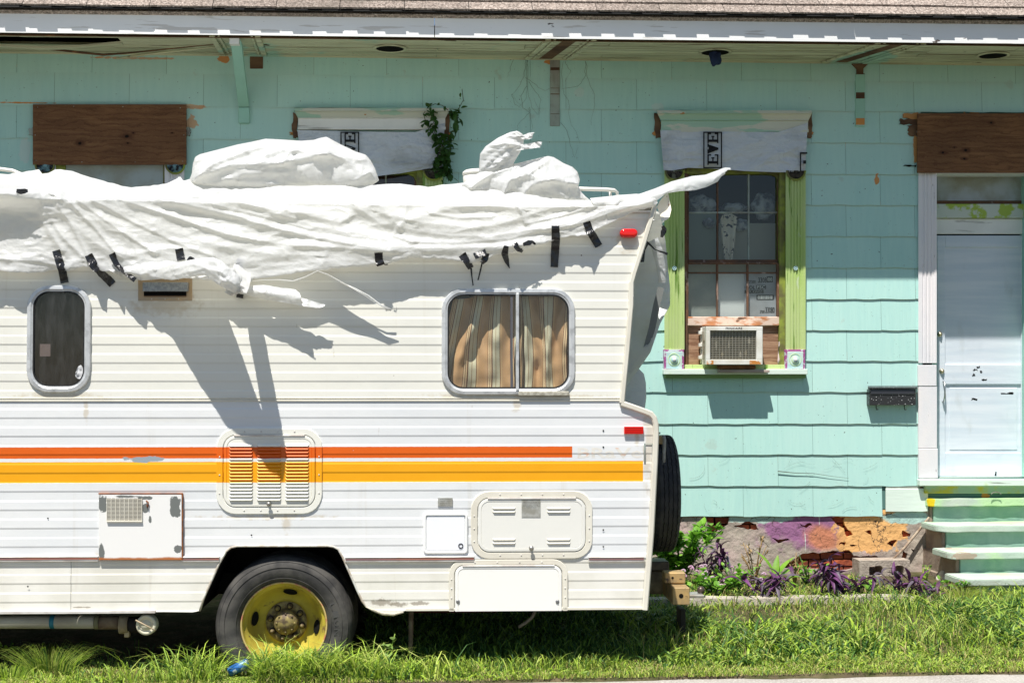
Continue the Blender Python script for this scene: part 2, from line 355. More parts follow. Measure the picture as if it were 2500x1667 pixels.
# soffit planks run along the wall; rows converge because they lie flat under the eave
def S(px, t, up=0):                     # t 0 = wall, 1 = eave ; flat soffit between both measured lines
    a, b = HL(px, 128, 159, 0), HL(px, 79, 106, ED-.03)
    a.x = b.x = lerp(a.x, b.x, .5)
    p = a.lerp(b, t); p.z += up; return p
NP = 9
for k in range(NP):
    t0, t1 = k/NP, (k+1)/NP
    px = -700 - random.uniform(0, 300)
    while px < 3100:
        p1 = px + random.choice([620, 800, 980, 1180])
        if px < 300 and k in (4,5,6): p1 = min(p1, 300) if px < 299 else p1
        broken = k in (4,5,6) and px < 300
        if broken and k in (5,6): px = p1; continue
        n = 4; V = []; dz = random.uniform(-.0025,.0025)
        for j in range(n+1):
            q = lerp(px+1, p1-1, j/n); w = .0
            if broken: w = -.05*math.sin(math.pi*j/n)
            for (t, u) in ((t0+.008, 0), (t1-.008, 0), (t1-.008, .018), (t0+.008, .018)):
                V.append(S(q, t, u+dz + (w if u == 0 or True else 0)))
        Fc = [(0,1,2,3), tuple(n*4+i for i in (3,2,1,0))]
        for j in range(n):
            for c in range(4): Fc.append((j*4+c, j*4+(c+1)%4, j*4+4+(c+1)%4, j*4+4+c))
        mesh('soffit_plank', V, Fc, M_SOFFIT, house); px = p1
mesh('soffit_void', [S(-700,0,.09), S(3200,0,.09), S(3200,1,.09), S(-700,1,.09)], [(0,1,2,3)], M_DARK, house)
# splintered strip hanging from the broken part of the ceiling
tube('splintered_strip', [S(-200,.55,-.01), S(60,.5,-.03), S(240,.28,-.055), S(300,.34,-.05), S(540,.62,-.01)], [.006,.009,.011,.008,.004], M_STAIN, house, 5, .5)
tube('splintered_strip', [S(270,.2,-.07), S(350,.3,-.05), S(535,.5,-.012)], [.008,.012,.006], M_SOFFIT, house, 5, .4)
for (px, w) in ((952, 76), (1748, 76), (2428, 80)):
    c = S(px, .46, -.004); r = .118
    ring = lathe('soffit_vent', c, 'z', [(r+.022, -.001),(r+.02,-.008),(r, -.009),(r-.012,.012)], M_SOFFIT, house, 28)
    mesh('dark_disc', [c+Vector((r*math.cos(a), r*math.sin(a), -.0035)) for a in [i*math.pi/14 for i in range(28)]], [tuple(range(28))], M_DARK, ring).location = (0,0,0)  # flat black disc stands in for the shade inside the open hole
# cross panels of the soffit at each bracket
def batten(px0, px1, mat, w=.045, h=.02, t0=.05, t1=.97):
    a, b = S(px0, t0), S(px1, t1); v = Vector((w/2,0,0)); d = Vector((0,0,-h)); u = Vector((0,0,-.002))
    hexa('soffit_batten', [a-v+u, a+v+u, a+v+d, a-v+d, b-v+u, b+v+u, b+v+d, b-v+d], mat, house, .004)
for (c, sk, dk) in ((590, -8, 0), (1355, 22, 1), (2098, 60, 1)):
    batten(c-58-sk*0+0, c-50+sk, M_SOFFIT); batten(c+46, c+58+sk, M_SOFFIT)
    batten(c-42, c-34+sk, M_SOFFIT, .02, .012); batten(c+32, c+44+sk, M_SOFFIT, .02, .012)
    if dk:
        a, b = S(c-12, .03, -.004), S(c+4+sk, .93, -.004); v = Vector((.055,0,0))
        mesh('rotten_gap', [a-v, a+v, b+v, b-v], [(0,1,2,3)], M_STAIN, house)
# trim along wall top
beam('frieze_strip', [(126,157,.004),(126,157,.02),(131,162,.02),(131,162,.004)], M_SOFFIT)
# fascia in two boards meeting at 1061 px
for (a, b) in ((-700, 1060), (1062, 3200)):
    beam('fascia_board', [(19,44,ED),(80,107.5,ED),(80,107.5,ED-.028),(19,44,ED-.028)], M_FASCIA, a, b, 8)
beam('fascia_cap', [(17,42,ED+.004),(20,45,ED+.004),(24,48,ED+.001),(24,48,ED-.02),(17,42,ED-.02)], M_STAIN, jag=.004, n=120)
beam('soffit_edge_trim', [(86,113,ED-.05),(88,114,ED-.05),(84,111,ED-.09),(82,108,ED-.09)], M_STAIN)
# roof: 45 degree slope; shingles of the visible courses one by one
SL = Vector((0, 1, 1)).normalized()
def roof_pt(px, up, lift=0):
    e = HL(px, 15, 43, ED+.058); return e + SL*up + Vector((0,-1,1)).normalized()*lift
p = [roof_pt(-900,0,-.035), roof_pt(3400,0,-.035), roof_pt(3400,4.5,-.035), roof_pt(-900,4.5,-.035)]
roof = mesh('roof', p + [v+Vector((0,.03,-.02)) for v in p], [(0,1,2,3),(7,6,5,4),(0,4,5,1)], M_ROOF, house)
for row in range(5):
    px = -260 - (row%2)*52 - row*11
    while px < 2780:
        w_ = 156 + random.uniform(-3, 3); j = random.uniform(-.004,.004); e = .135
        lo = row*e - (0 if row else 0) + j; hi = lo + e + .05; li = .004
        A = [roof_pt(px+.8, lo, .018+li), roof_pt(px+w_-.8, lo+random.uniform(-.003,.003), .018+li), roof_pt(px+w_-.8, hi, .001), roof_pt(px+.8, hi, .001)]
        B = [v + Vector((0,.006,-.012)) for v in A[:2]] + [v+Vector((0,.004,-.006)) for v in A[2:]]
        mesh('roof_shingle', A+B, [(0,1,2,3),(0,4,5,1),(1,5,6,2),(4,0,3,7)], M_ROOF, roof); px += w_
# notched starter course under the first shingles, its edge casts the toothed shadow on the fascia
V, Fc = [], []; px = -700; k = 0
while px < 3200:
    w_ = random.uniform(28,38) if k%2 else random.uniform(38,52)
    o = random.uniform(-.003,.002) if k%2 else random.uniform(.008,.014)
    for q in (px, px+w_):
        e = HL(q, 17, 45, ED+.062+o); V += [e, e+Vector((0,.012,-.006)), e+Vector((0,.2,.19))]
    a = len(V)-6; Fc += [(a,a+1,a+4,a+3),(a,a+3,a+5,a+2),(a,a+2,a+1),(a+3,a+4,a+5)]; px += w_; k += 1
mesh('starter_course', V, Fc, simple('black_felt', (.03,.03,.03), .9, .05), house)
# ---------------------------------------------------------------- brackets
p = [W(556,95,.74), W(577,95,.74), W(609,296,.03), W(583,296,.03)]
br = hexa('eave_bracket', [W(562,98,ED-.06), W(588,98,ED-.06), W(608,262,.05), W(582,262,.05), W(562,98,ED-.06)+Vector((0,.12,.0)), W(588,98,ED-.06)+Vector((0,.12,.0)), W(608,250,0), W(582,250,0)], M_TEALW, house, .004)
slab(W, 'bracket_foot', 582, 609, 262, 301, 0, .045, M_TEALW, house, .005)
slab(W, 'bracket_block', 560, 584, 92, 108, ED-.12, ED-.05, M_WHITE_W, house)
slab(W, 'wall_patch', 610, 642, 138, 168, 0, .018, M_STAIN, house)
for (a,b,c,d,m_) in ((1343,1367,147,308,M_GREYW),(2089,2112,180,310,M_TEALW)):
    slab(W, 'bracket_remnant', a, b, c, d, 0, .022, m_, house, .004)
    for y in ((165,172),(215,216),(229,231),(278,279)) if a < 2000 else ((180,182),(226,241),(289,305)):
        slab(W, 'stain_band', a+1, b-1, y[0], y[1], .02, .0245, M_STAIN if a < 2000 or y[0] < 280 else simple('orange_paint', ORANGE), house, 0)
prism('bracket_stump', [W(2080,156,.03), W(2120,156,.03), W(2108,168,.03), W(2108,180,.03), W(2092,180,.03), W(2092,168,.03)], (0,.03,0), M_STAIN, house)
# ---------------------------------------------------------------- text helper
def text_obj(body, centre, h, mat, parent, rot=(math.pi/2,0,0), width=None, thick=.0008, name='lettering', bold=.0):
    c = bpy.data.curves.new('txt', 'FONT'); c.body = body; c.align_x = 'CENTER'; c.align_y = 'CENTER'; c.size = 1; c.extrude = 0; c.offset = bold; c.resolution_u = 2
    t = bpy.data.objects.new('txt', c); scene.collection.objects.link(t)
    me = bpy.data.meshes.new_from_object(t.evaluated_get(bpy.context.evaluated_depsgraph_get()))
    bpy.data.objects.remove(t); bpy.data.curves.remove(c)
    co = np.empty(len(me.vertices)*3); me.vertices.foreach_get('co', co); co = co.reshape(-1,3)
    co[:,:2] -= (co[:,:2].min(0)+co[:,:2].max(0))/2
    sz = co[:,:2].max(0)-co[:,:2].min(0); sy_ = h/sz[1]; sx_ = (width/sz[0]) if width else sy_
    co[:,0] *= sx_; co[:,1] *= sy_
    me.vertices.foreach_set('co', co.ravel()); me.materials.clear(); me.materials.append(mat); me.name = name
    o = link(name, me, parent); o.location = centre; o.rotation_euler = rot; return o
def jag(name, x0, x1, y0, y1, d1, mat, parent, seed=0):
    rr = random.Random(seed+int(x0)); P = []
    for (a, b, c, e_, n) in ((x0,y0,x1,y0,4),(x1,y0,x1,y1,6),(x1,y1,x0,y1,4),(x0,y1,x0,y0,6)):
        for k in range(n): f = k/n; P.append((lerp(a,c,f)+rr.uniform(-2.2,2.2), lerp(b,e_,f)+rr.uniform(-2.2,2.2)))
    return prism(name, [W(a, b, d1) for a, b in P], (0, d1-.002 if d1 > 0 else .0015, 0), mat, parent)
# ---------------------------------------------------------------- windows
def noise_grid(name, F, pa, pb, n, m, fd, mat, parent, smooth=True):
    """cloth-like sheet: pa = upper polyline (px,py), pb = lower; fd(u,v,px,py) = depth out"""
    def at(P, u):
        s = u*(len(P)-1); i = min(int(s), len(P)-2); f = s-i
        return (lerp(P[i][0],P[i+1][0],f), lerp(P[i][1],P[i+1][1],f))
    V, Fc = [], []
    for i in range(n+1):
        A, B = at(pa, i/n), at(pb, i/n)
        for j in range(m+1):
            v = j/m; x, y = lerp(A[0],B[0],v), lerp(A[1],B[1],v); V.append(F(x, y, fd(i/n, v, x, y)))
    for i in range(n):
        for j in range(m): a = i*(m+1)+j; Fc.append((a, a+1, a+m+2, a+m+1))
    return mesh(name, V, Fc, mat, parent, smooth)
def cornice(x0, x1, yt, parent, mats):
    steps = [(0,0,.115),(7,0,.125),(10,1,.10),(16,4,.085),(22,7,.07),(24,8,.075),(26,9,.058),(46,9,.055),(46,8,.062),(52,8,.066),(54,9,.05)]
    V, Fc = [], []
    for (dy, ins, d) in steps: V += [W(x0+ins, yt+dy, d), W(x1-ins, yt+dy, d), W(x1-ins, yt+dy, 0), W(x0+ins, yt+dy, 0)]
    mi = []
    for k in range(len(steps)-1):
        a = 4*k; Fc += [(a,a+1,a+5,a+4),(a+1,a+2,a+6,a+5),(a,a+4,a+7,a+3)]
        mi += [0 if k < 5 else 1]*3
    Fc += [(0,3,2,1), tuple(len(V)-4+i for i in range(4))]; mi += [0, 1]
    return mesh('cornice', V, Fc, mats, parent, False, mi)
def capital(cx, ytop, r, parent, mat_in=None):
    c = W(cx, ytop, .055); R_ = r/288
    rings = [(R_, .0), (R_, .012), (R_*.86, .014), (R_*.80, .004), (R_*.72,.012),(R_*.66,.002),(R_*.56,.010),(R_*.50,.002),(R_*.40,.010),(R_*.34,.002),(R_*.22,.010),(.001,.012)]
    n = 20; V, Fc, mi = [], [], []
    for (q, h) in rings:
        for k in range(n+1):
            a = math.pi + math.pi*k/n; V.append(c + Vector((q*math.cos(a), -h, q*math.sin(a))))
    for i in range(len(rings)-1):
        for k in range(n): a = i*(n+1)+k; Fc.append((a,a+1,a+n+2,a+n+1)); mi.append(0 if i < 3 else 1)
    mesh('capital', V, Fc, [M_OLIVE, mat_in or M_SOOT], parent, False, mi)
m = Mat('cornice_paint', (.40,.58,.46), .7, .2); m.vary((.64,.64,.54), 2.6, stretch=(.5,1,2), lo=.50, hi=.53, detail=8).vary((.50,.24,.08), 5, lo=.70, hi=.71, detail=6).vary((.10,.09,.07), 8, stretch=(.1,1,3), lo=.66, hi=.70).bump(30,.3,.003); M_CORN = m.done()
m = Mat('soot_carving', (.10,.085,.07), .8, .1); m.vary((.03,.028,.025), 30).vary((.20,.21,.16), 14, lo=.58, hi=.68); M_SOOT = m.done()
m = Mat('blue_soot_carving', (.20,.34,.38), .8, .1); m.vary((.03,.025,.03), 22, lo=.4, hi=.6).vary((.25,.45,.45), 14, lo=.6, hi=.7); M_SOOTB = m.done()
def fluted(name, x0, x1, y0, y1, parent, mat, nfl=4, d=.045):
    """jamb with carved flutes: cross-section swept vertically"""
    prof = [(0,0),(0,d),(.12,d)]
    a, b = .22, .82
    for k in range(nfl):
        u0 = lerp(a,b,k/nfl); u1 = lerp(a,b,(k+1)/nfl); g = (u1-u0)
        prof += [(u0,d),(u0+g*.15,d-.008),(u0+g*.45,d-.008),(u0+g*.6,d)]
    prof += [(.88,d),(.88,d+.006),(1,d+.006),(1,0)]
    V, Fc = [], []
    for y in (y0, y1):
        for (u, q) in prof: V.append(W(lerp(x0,x1,u), y, q))
    n = len(prof)
    for k in range(n-1): Fc.append((k, k+1, n+k+1, n+k))
    Fc += [tuple(range(n))[::-1], tuple(n+i for i in range(n))]
    return mesh(name, V, Fc, mat, parent)
m = Mat('rosette_paint', (.45,.66,.68), .6, .3); m.vary((.60,.72,.66), 18).bump(60,.6,.003); M_ROS = m.done()
m = Mat('purple_paint', (.36,.09,.26), .7, .2); m.vary((.55,.60,.62), 25, lo=.5, hi=.58); M_PURP = m.done()
m = Mat('pale_green_paint', (.55,.75,.42), .6, .3); M_PGREEN = m.done()
def rosette(x0, x1, y0, y1, parent):
    blk = slab(W, 'rosette_block', x0, x1, y0, y1, 0, .058, M_PURP, parent, .003)
    slab(W, 'rosette_plate', x0+5, x1-5, y0+5, y1-3, .058, .063, M_ROS, blk, .002)
    c = W((x0+x1)/2, (y0+y1)/2, .0632); R_ = (x1-x0)/2/288
    lathe('carved_ring', c, 'y', [(R_*.66,.0),(R_*.62,-.004),(R_*.56,.001),(R_*.42,.0006),(R_*.34,-.010),(R_*.22,-.006),(R_*.17,-.014),(R_*.08,-.019),(.0005,-.019)], [M_PGREEN, M_ROS, M_TRIMW], blk, 20, True, [0,0,0,0,1,1,2,2])
SERIF = {'E': [[(0,0),(1,0),(1,.34),(.84,.34),(.84,.20),(.62,.20),(.62,.38),(.64,.38),(.64,.62),(.62,.62),(.62,.80),(.84,.80),(.84,.66),(1,.66),(1,1),(0,1),(0,.86),(.14,.86),(.14,.14),(0,.14)]],
 'V': [[(0,1),(0,.86),(.08,.86),(.36,0),(.62,0),(.92,.86),(1,.86),(1,1),(.62,1),(.62,.86),(.70,.86),(.54,.30),(.36,.86),(.44,.86),(.44,1)]]}
def _rc(a, b_, c, d_): return [(a,c),(b_,c),(b_,d_),(a,d_)]
SERIF['E'] = [_rc(0,1,0,.13), _rc(0,1,.87,1), _rc(.12,.36,.13,.87), _rc(.87,1,.13,.34), _rc(.87,1,.66,.87), _rc(.36,.60,.44,.56), _rc(.60,.72,.36,.64)]
SERIF['V'] = [[(.06,.87),(.34,.87),(.56,.28),(.78,.87),(.90,.87),(.60,0),(.42,0)], _rc(0,.44,.87,1), _rc(.66,1,.87,1)]
def slab_letter(ch, xa, xb, ybot, ytop, parent, dd):
    """letter turned a quarter left: its foot points right"""
    for poly in SERIF[ch]:
        pts = [W(lerp(xb, xa, v), lerp(ybot, ytop, u), dd) for (u, v) in poly]
        bm = bmesh.new(); bm.faces.new([bm.verts.new(p) for p in pts]); bmesh.ops.triangulate(bm, faces=bm.faces[:])
        bm_obj('printed_letter', bm, M_INK, parent)
def sheet_wrap(ox, parent, letters):
    """white printed sheeting stapled over the head of a window"""
    def fd(u, v, x, y):
        return .062 + (0 if 1710 < x-ox < 1770 else 1)*.0 + .012*nz(x*.018, y*.03, 1, 3) + .010*max(0, math.sin(x*.045+y*.11+2.5*nz(x*.01,y*.02)))**2 + .008*abs(nz(x*.05+y*.04, y*.06, 1, 7)) + .022*math.sin(math.pi*v)*(.6+.4*nz(u*4,v*2,1,9)) - .012*v
    top = [(1612+ox, 318), (1700+ox,320), (1800+ox,322), (1900+ox,323), (1972+ox,300)]
    bot = [(1620+ox, 416), (1640+ox,417),(1680+ox,410),(1740+ox,412),(1820+ox,418), (1900+ox,421), (1950+ox,420), (1966+ox,416)]
    if ox < 0: bot = [(1628+ox,440),(1680+ox,442),(1760+ox,436),(1860+ox,424),(1930+ox,412),(1966+ox,408)]
    s_ = noise_grid('window_wrap', W, top, bot, 60, 16, fd, M_WRAP, parent)
    def _dd(x0, x1, y0, y1): return max(fd((x-1612-ox)/360, (y-318)/97, x, y) for x in np.linspace(x0+ox, x1+ox, 7) for y in np.linspace(y0, y1, 9)) + .012
    dmx = _dd(1715, 1765, 322, 412)
    if letters:
        for (a,b,c,d) in ((1717,1763,322,325),(1717,1763,408,411),(1717,1720,324,409),(1760,1763,324,409)):
            slab(W, 'printed_border', a+ox, b+ox, c, d, dmx-.002, dmx+.0005, M_INK, s_, 0)
        for ch, y0_, y1_ in (('E', 403, 377), ('V', 376, 351), ('E', 350, 325)):
            slab_letter(ch, 1727+ox, 1754+ox, y0_, y1_, s_, dmx)
        for (a,b,c,d) in ((1953,1956,372,418),(1956,1971,372,376),(1961,1968,392,400)):
            slab(W, 'printed_border', a+ox, b+ox, c, d, dmx-.002, dmx+.0005, M_INK, s_, 0)
    return s_
M_GLASS = bpy.data.materials.new('window_glass'); M_GLASS.use_nodes = True
_t = M_GLASS.node_tree; _b = _t.nodes['Principled BSDF']; _tr = _t.nodes.new('ShaderNodeBsdfTransparent'); _mx = _t.nodes.new('ShaderNodeMixShader'); _gl = _t.nodes.new('ShaderNodeBsdfGlossy'); _gl.inputs['Roughness'].default_value = .03
_fr = _t.nodes.new('ShaderNodeLayerWeight'); _fr.inputs[0].default_value = .25; _tr.inputs[0].default_value = (.80,.84,.82,1)
_mx.inputs[0].default_value = .06; _t.links.new(_tr.outputs[0], _mx.inputs[1]); _t.links.new(_gl.outputs[0], _mx.inputs[2]); _t.links.new(_mx.outputs[0], _t.nodes['Material Output'].inputs[0])
m = Mat('interior_board', (.42,.43,.40), .8, .1); m.vary((.30,.33,.32), 3); M_IBOARD = m.done()
m = Mat('grey_cloth', (.46,.48,.50), .9, .05); m.vary((.12,.13,.15), 9, lo=.45, hi=.6, detail=6).bump(20,.8,.02, detail=6); M_CLOTH = m.done()
m = Mat('cream_patterned_cloth', (.66,.60,.50), .9, .05); m.vary((.05,.05,.07), 14, lo=.60, hi=.63, detail=1, dist=2.0).bump(16,.8,.02); M_CLOTH2 = m.done()
m = Mat('carton', (.44,.45,.50), .8, .1); m.vary((.34,.34,.36), 5); M_CARTON = m.done()
def lump(name, px, py, d, rx, rz, ry, mat, parent, seed=0):
    bm = bmesh.new(); bmesh.ops.create_icosphere(bm, subdivisions=4, radius=1)
    c = W(px, py, d)
    for v in bm.verts:
        q = v.co.copy(); k = 1 + .28*mnoise.noise(q*1.6+Vector((seed,0,0))) + .14*abs(mnoise.noise(q*4+Vector((0,seed,0)))) - .07
        v.co = c + Vector((q.x*rx*k, q.y*ry*k, q.z*rz*k))
    return bm_obj(name, bm, mat, parent, True)
def window_full(ox, full=True):
    w = slab(W, 'window', 1622+ox, 1966+ox, 903, 905, -.10, .02, M_OLIVE, house, 0)
    for (a, b) in ((1622,1671),(1918,1967)):
        fluted('jamb', a+ox, b+ox, 416, 853, w, M_GREEN)
        rosette(a+ox-.5, b+ox-1, 853, 903, w) if full else None
        c = W((a+b)/2+ox, 655, .045)
        lathe('stud', c, 'y', [(.020,0),(.019,-.006),(.013,-.009),(.0125,-.004),(.006,-.004),(.005,-.012),(.0005,-.012)], M_ROS, w, 16)
    for cx in (1647, 1943): capital(cx+ox, 417, 25, w)
    # inner casing: reveals
    slab(W, 'inner_casing', 1667+ox, 1679+ox, 400, 905, -.12, .0, M_SASH, w)
    slab(W, 'inner_casing', 1903+ox, 1918+ox, 400, 905, -.12, .012, M_OLIVE, w)
    slab(W, 'inner_casing', 1667+ox, 1918+ox, 400, 424, -.12, .0, M_OLIVE, w)
    prism('casing_corner', [W(1872+ox,420,-.03), W(1904+ox,420,-.03), W(1904+ox,446,-.03), W(1896+ox,432,-.03)], (0,.03,0), M_OLIVE, w)
    s_ = slab(W, 'sill', 1621+ox, 1972+ox, 901, 914, -.05, .085, M_SILL, w, .004)
    slab(W, 'sill_apron', 1624+ox, 1968+ox, 914, 923, 0, .06, simple('sill_green', (.18,.28,.10), .7), w, .003)
    slab(W, 'sill_inner', 1671+ox, 1917+ox, 890, 903, -.04, .025, M_PGREEN if not full else M_GREEN, w)
    # upper sash
    us = slab(W, 'upper_sash', 1679+ox, 1903+ox, 634, 642, -.075, -.04, M_SASH, w)
    for (a,b) in ((1679,1682),(1898,1903)): slab(W, 'stile', a+ox, b+ox, 422, 634, -.075, -.04, M_SASH, us)
    for a in (1750, 1826): slab(W, 'muntin', a+ox, a+4+ox, 422, 634, -.07, -.045, M_SASH if a == 1750 else M_GREYW, us)
    slab(W, 'muntin', 1682+ox, 1898+ox, 517, 521, -.07, -.046, M_GREYW, us)
    mesh('pane', [W(1680+ox,422,-.058), W(1900+ox,422,-.058), W(1900+ox,636,-.058), W(1680+ox,636,-.058)], [(0,1,2,3)], M_GLASS, us)
    ls = slab(W, 'lower_sash', 1679+ox, 1909+ox, 773, 795, -.04, -.002, M_RUSTRAIL, w, .005)
    for (a,b) in ((1672,1681),(1897,1910)): slab(W, 'stile', a+ox, b+ox, 642, 795 if a > 1800 else 790, -.04, -.004, M_SASH, ls)
    slab(W, 'meeting_rail', 1681+ox, 1897+ox, 640, 645, -.04, -.008, M_SASH, ls)
    for a in (1749, 1823): slab(W, 'muntin', a+ox, a+5+ox, 645, 773, -.032, -.010, M_SASH, ls)
    slab(W, 'muntin', 1681+ox, 1897+ox, 664, 668, -.032, -.011, M_SASH, ls)
    mesh('pane', [W(1679+ox,642,-.024), W(1899+ox,642,-.024), W(1899+ox,775,-.024), W(1679+ox,775,-.024)], [(0,1,2,3)], M_GLASS, ls)
    cornice(1605+ox, 1982+ox, 270 if full else 264, w, [M_CORN, M_CORN if full else M_WHITE_W])
    for (a,b) in ((1600,1612),(1972,1984)):
        jag('broken_trim_end', a+ox, b+ox, 276, 336, .03, M_STAIN, w)
        jag('broken_trim_end', a+ox-6, b+ox+2, 322, 330, .022, simple('orange_wood', (.55,.25,.08), .8), w)
    sheet_wrap(ox, w, True)
    return w
win3 = window_full(0)
tag(win3, 'green-trimmed sash window with the air conditioner')
win2 = window_full(-886, False)
tag(win2, 'sash window half hidden by the sheeting on the motorhome roof')
# room behind window three
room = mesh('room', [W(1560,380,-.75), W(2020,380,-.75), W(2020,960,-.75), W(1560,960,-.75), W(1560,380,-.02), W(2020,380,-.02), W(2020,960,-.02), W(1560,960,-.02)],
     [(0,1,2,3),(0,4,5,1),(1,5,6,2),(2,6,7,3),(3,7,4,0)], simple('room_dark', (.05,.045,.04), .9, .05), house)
slab(W, 'storage_panel', 1680, 1752, 520, 650, -.30, -.28, simple('panel_green', (.24,.28,.24), .85), room)
slab(W, 'storage_panel', 1755, 1900, 545, 640, -.31, -.29, simple('panel_tan', (.38,.37,.31), .85), room)
slab(W, 'storage_panel', 1679, 1752, 668, 778, -.105, -.095, M_IBOARD, room)
slab(W, 'storage_panel', 1753, 1824, 668, 778, -.085, -.075, simple('white_board', (.66,.67,.68), .7), room)
slab(W, 'storage_panel', 1679, 1900, 640, 668, -.12, -.11, simple('panel_cream', (.36,.33,.25), .8), room)
ct = slab(W, 'carton', 1818, 1900, 668, 778, -.085, -.06, M_CARTON, room)
def ptxt(s_, px, py, h, w, mat=M_INK, d=-.058): text_obj(s_, W(px, py, d), h/282, mat, ct, width=w/282, bold=.02)
ptxt('33080', 1864, 684, 13, 26); ptxt('27200', 1836, 688, 7, 18); slab(W, 'printed_box', 1872, 1887, 675, 689, -.06, -.0585, M_INK, ct, 0); ptxt('000', 1879.5, 682, 9, 12, M_INKW, -.0575)
ptxt('COL', 1832, 702, 9, 24); slab(W, 'printed_box', 1847, 1870, 696, 706, -.06, -.0585, M_INK, ct, 0); ptxt('FSC', 1858.5, 701, 8, 20, M_INKW, -.0575)
slab(W, 'printed_box', 1818, 1864, 708, 716, -.06, -.0585, M_INK, ct, 0); ptxt('TER KINGS', 1841, 712, 6, 42, simple('grey_ink', (.35,.35,.36)), -.0575)
slab(W, 'printed_box', 1847, 1889, 720, 732, -.06, -.0585, M_INK, ct, 0)
for k in range(9): slab(W, 'printed_bar', 1850+k*4.1, 1852.2+k*4.1+(k%3)*.5, 722, 730, -.0585, -.0575, M_INKW, ct, 0)
ptxt('33080', 1880, 757, 15, 23); ptxt('27200', 1861, 761, 7, 12)
lump('folded_clothes', 1712, 500, -.36, .13, .09, .09, M_CLOTH, room, 1); lump('folded_clothes', 1790, 508, -.38, .12, .05, .09, M_CLOTH, room, 2)
lump('folded_clothes', 1866, 502, -.34, .11, .12, .09, M_CLOTH, room, 5)
lump('striped_shirt', 1730, 545, -.26, .05, .045, .03, M_CLOTH, room, 7); lump('folded_clothes', 1812, 550, -.27, .06, .06, .03, M_CLOTH, room, 9)
def fdd(u, v, x, y): return -.16 + .02*math.sin(u*11) + .02*nz(u*3, v*5)
noise_grid('patterned_shirt', W, [(1757,540),(1765,522),(1785,521),(1800,530),(1797,550)], [(1766,620),(1772,636),(1780,634),(1788,636),(1794,600)], 24, 16, fdd, M_CLOTH2, room)
slab(W, 'plywood_infill', 1672, 1908, 793, 893, -.05, -.035, M_PLYL, win3)
mesh('infill_gap', [W(1900,798,-.034), W(1912,798,-.034), W(1912,846,-.034), W(1900,846,-.034)], [(0,1,2,3)], M_DARK, win3)
def fdr(u, v, x, y): return .0 + .012*math.sin(v*9+u*3) + .01*nz(u*3, v*6)
noise_grid('rag', W, [(1901,834),(1908,832),(1912,838)], [(1898,888),(1904,893),(1910,890)], 6, 16, fdr, simple('rag_cloth', (.50,.40,.38), .9, .05, bump=(40,.8,.01)), win3)
# dark room behind window two and one
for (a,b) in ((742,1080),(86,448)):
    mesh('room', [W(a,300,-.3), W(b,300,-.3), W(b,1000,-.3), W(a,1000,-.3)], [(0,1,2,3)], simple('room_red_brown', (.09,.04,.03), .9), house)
# boarded window at the left
bw = slab(W, 'window', 160, 400, 396, 900, -.03, -.005, simple('blind_paint', (.40,.45,.44), .7, col2=(.33,.34,.29)), house)
tag(bw, 'left window boarded up with brown plywood')
for (a,b,c) in ((86,136,110),(402,450,428)):
    fluted('jamb', a, b, 396, 900, bw, M_TRIMW); capital(c, 402, 24, bw, M_SOOTB)
slab(W, 'sash_edge', 136, 160, 396, 900, -.02, .01, M_OLIVE, bw); slab(W, 'sash_edge', 398, 403, 396, 900, -.02, .01, M_OLIVE, bw)
slab(W, 'plywood_board', 80, 455, 255, 402.5, .05, .066, M_PLY, bw, .002)
for (a,b) in ((92,262),(180,260),(300,261),(440,264),(88,392),(200,396),(330,396),(446,394),(86,330),(449,330)): lathe('nail', W(a,b,.0662), 'y', [(.004,0),(.003,-.001),(.0004,-.001)], M_GREYW, bw, 6)
for (a,b) in ((71,82),(455,464)): jag('broken_trim_end', a, b, 312, 330, .04, M_GREYW, bw)
# ---------------------------------------------------------------- door
dr = slab(W, 'front_door', 2288, 2518, 575, 1163, -.27, -.215, M_DOOR, house, .003)
tag(dr, 'pale blue panelled front door')
def DW(px, py, d=0):   # the slab face sits back from the wall; same picture row on its own plane
    return W(px, py, d)
for (n_, a,b,c,d) in (('stile',2288,2308,575,1163),('stile',2493,2518,575,1163),('rail',2308,2493,575,604),('rail',2308,2493,889,938),('rail',2308,2493,1105,1163)):
    slab(W, n_, a, b, c, d, -.22, -.200, M_DOOR, dr, .004)
slab(W, 'door_panel', 2318, 2484, 946, 1098, -.22, -.209, M_DOOR, dr, .005)
for (a_,b_,w_,h_,s_) in ((2377,901,9,3,1),(2386,895,5,3,2),(2375,912,5,6,3),(2394,906,4,3,4),(2398,926,10,2,5),(2445,959,28,3,6),(2373,973,14,3,7),(2430,1152,2,8,8)):
    jag('smudge', a_, a_+w_, b_, b_+h_, (-.1985 if 889 <= b_ < 938 or b_ > 1104 else -.2075 if b_ >= 940 else -.2135), M_DARK, dr, s_)
M_BRASS = simple('aged_brass', (.42,.36,.24), .35, .5, .8)
for (a,b) in ((2294,816),(2299,906)):
    lathe('lock', W(a,b,-.20), 'y', [(.022,0),(.021,-.012),(.016,-.020),(.009,-.022),(.008,-.030),(.0005,-.030)], M_BRASS, dr, 18)
tube('door_handle', [W(2303,931,-.20), W(2306,934,-.165), W(2307,950,-.155), W(2307,965,-.155), W(2305,978,-.165), W(2302,980,-.20)], .008, simple('chrome', (.5,.5,.5), .3, .5, .9), dr)
tr = slab(W, 'transom', 2288, 2518, 424, 494, -.24, -.215, simple('transom_paint', (.42,.47,.50), .7, col2=(.30,.31,.26), sc=4), house)
slab(W, 'transom_gap', 2288, 2518, 490, 500, -.24, -.205, M_SASH, tr); slab(W, 'transom_bar', 2286, 2518, 498, 532, -.24, -.16, simple('green_white_paint', (.55,.60,.52), .7, col2=(.36,.48,.08), sc=5, lo=.5, hi=.56), tr)
slab(W, 'transom_rail', 2286, 2518, 534, 571, -.24, -.19, M_WHITE_W, tr)
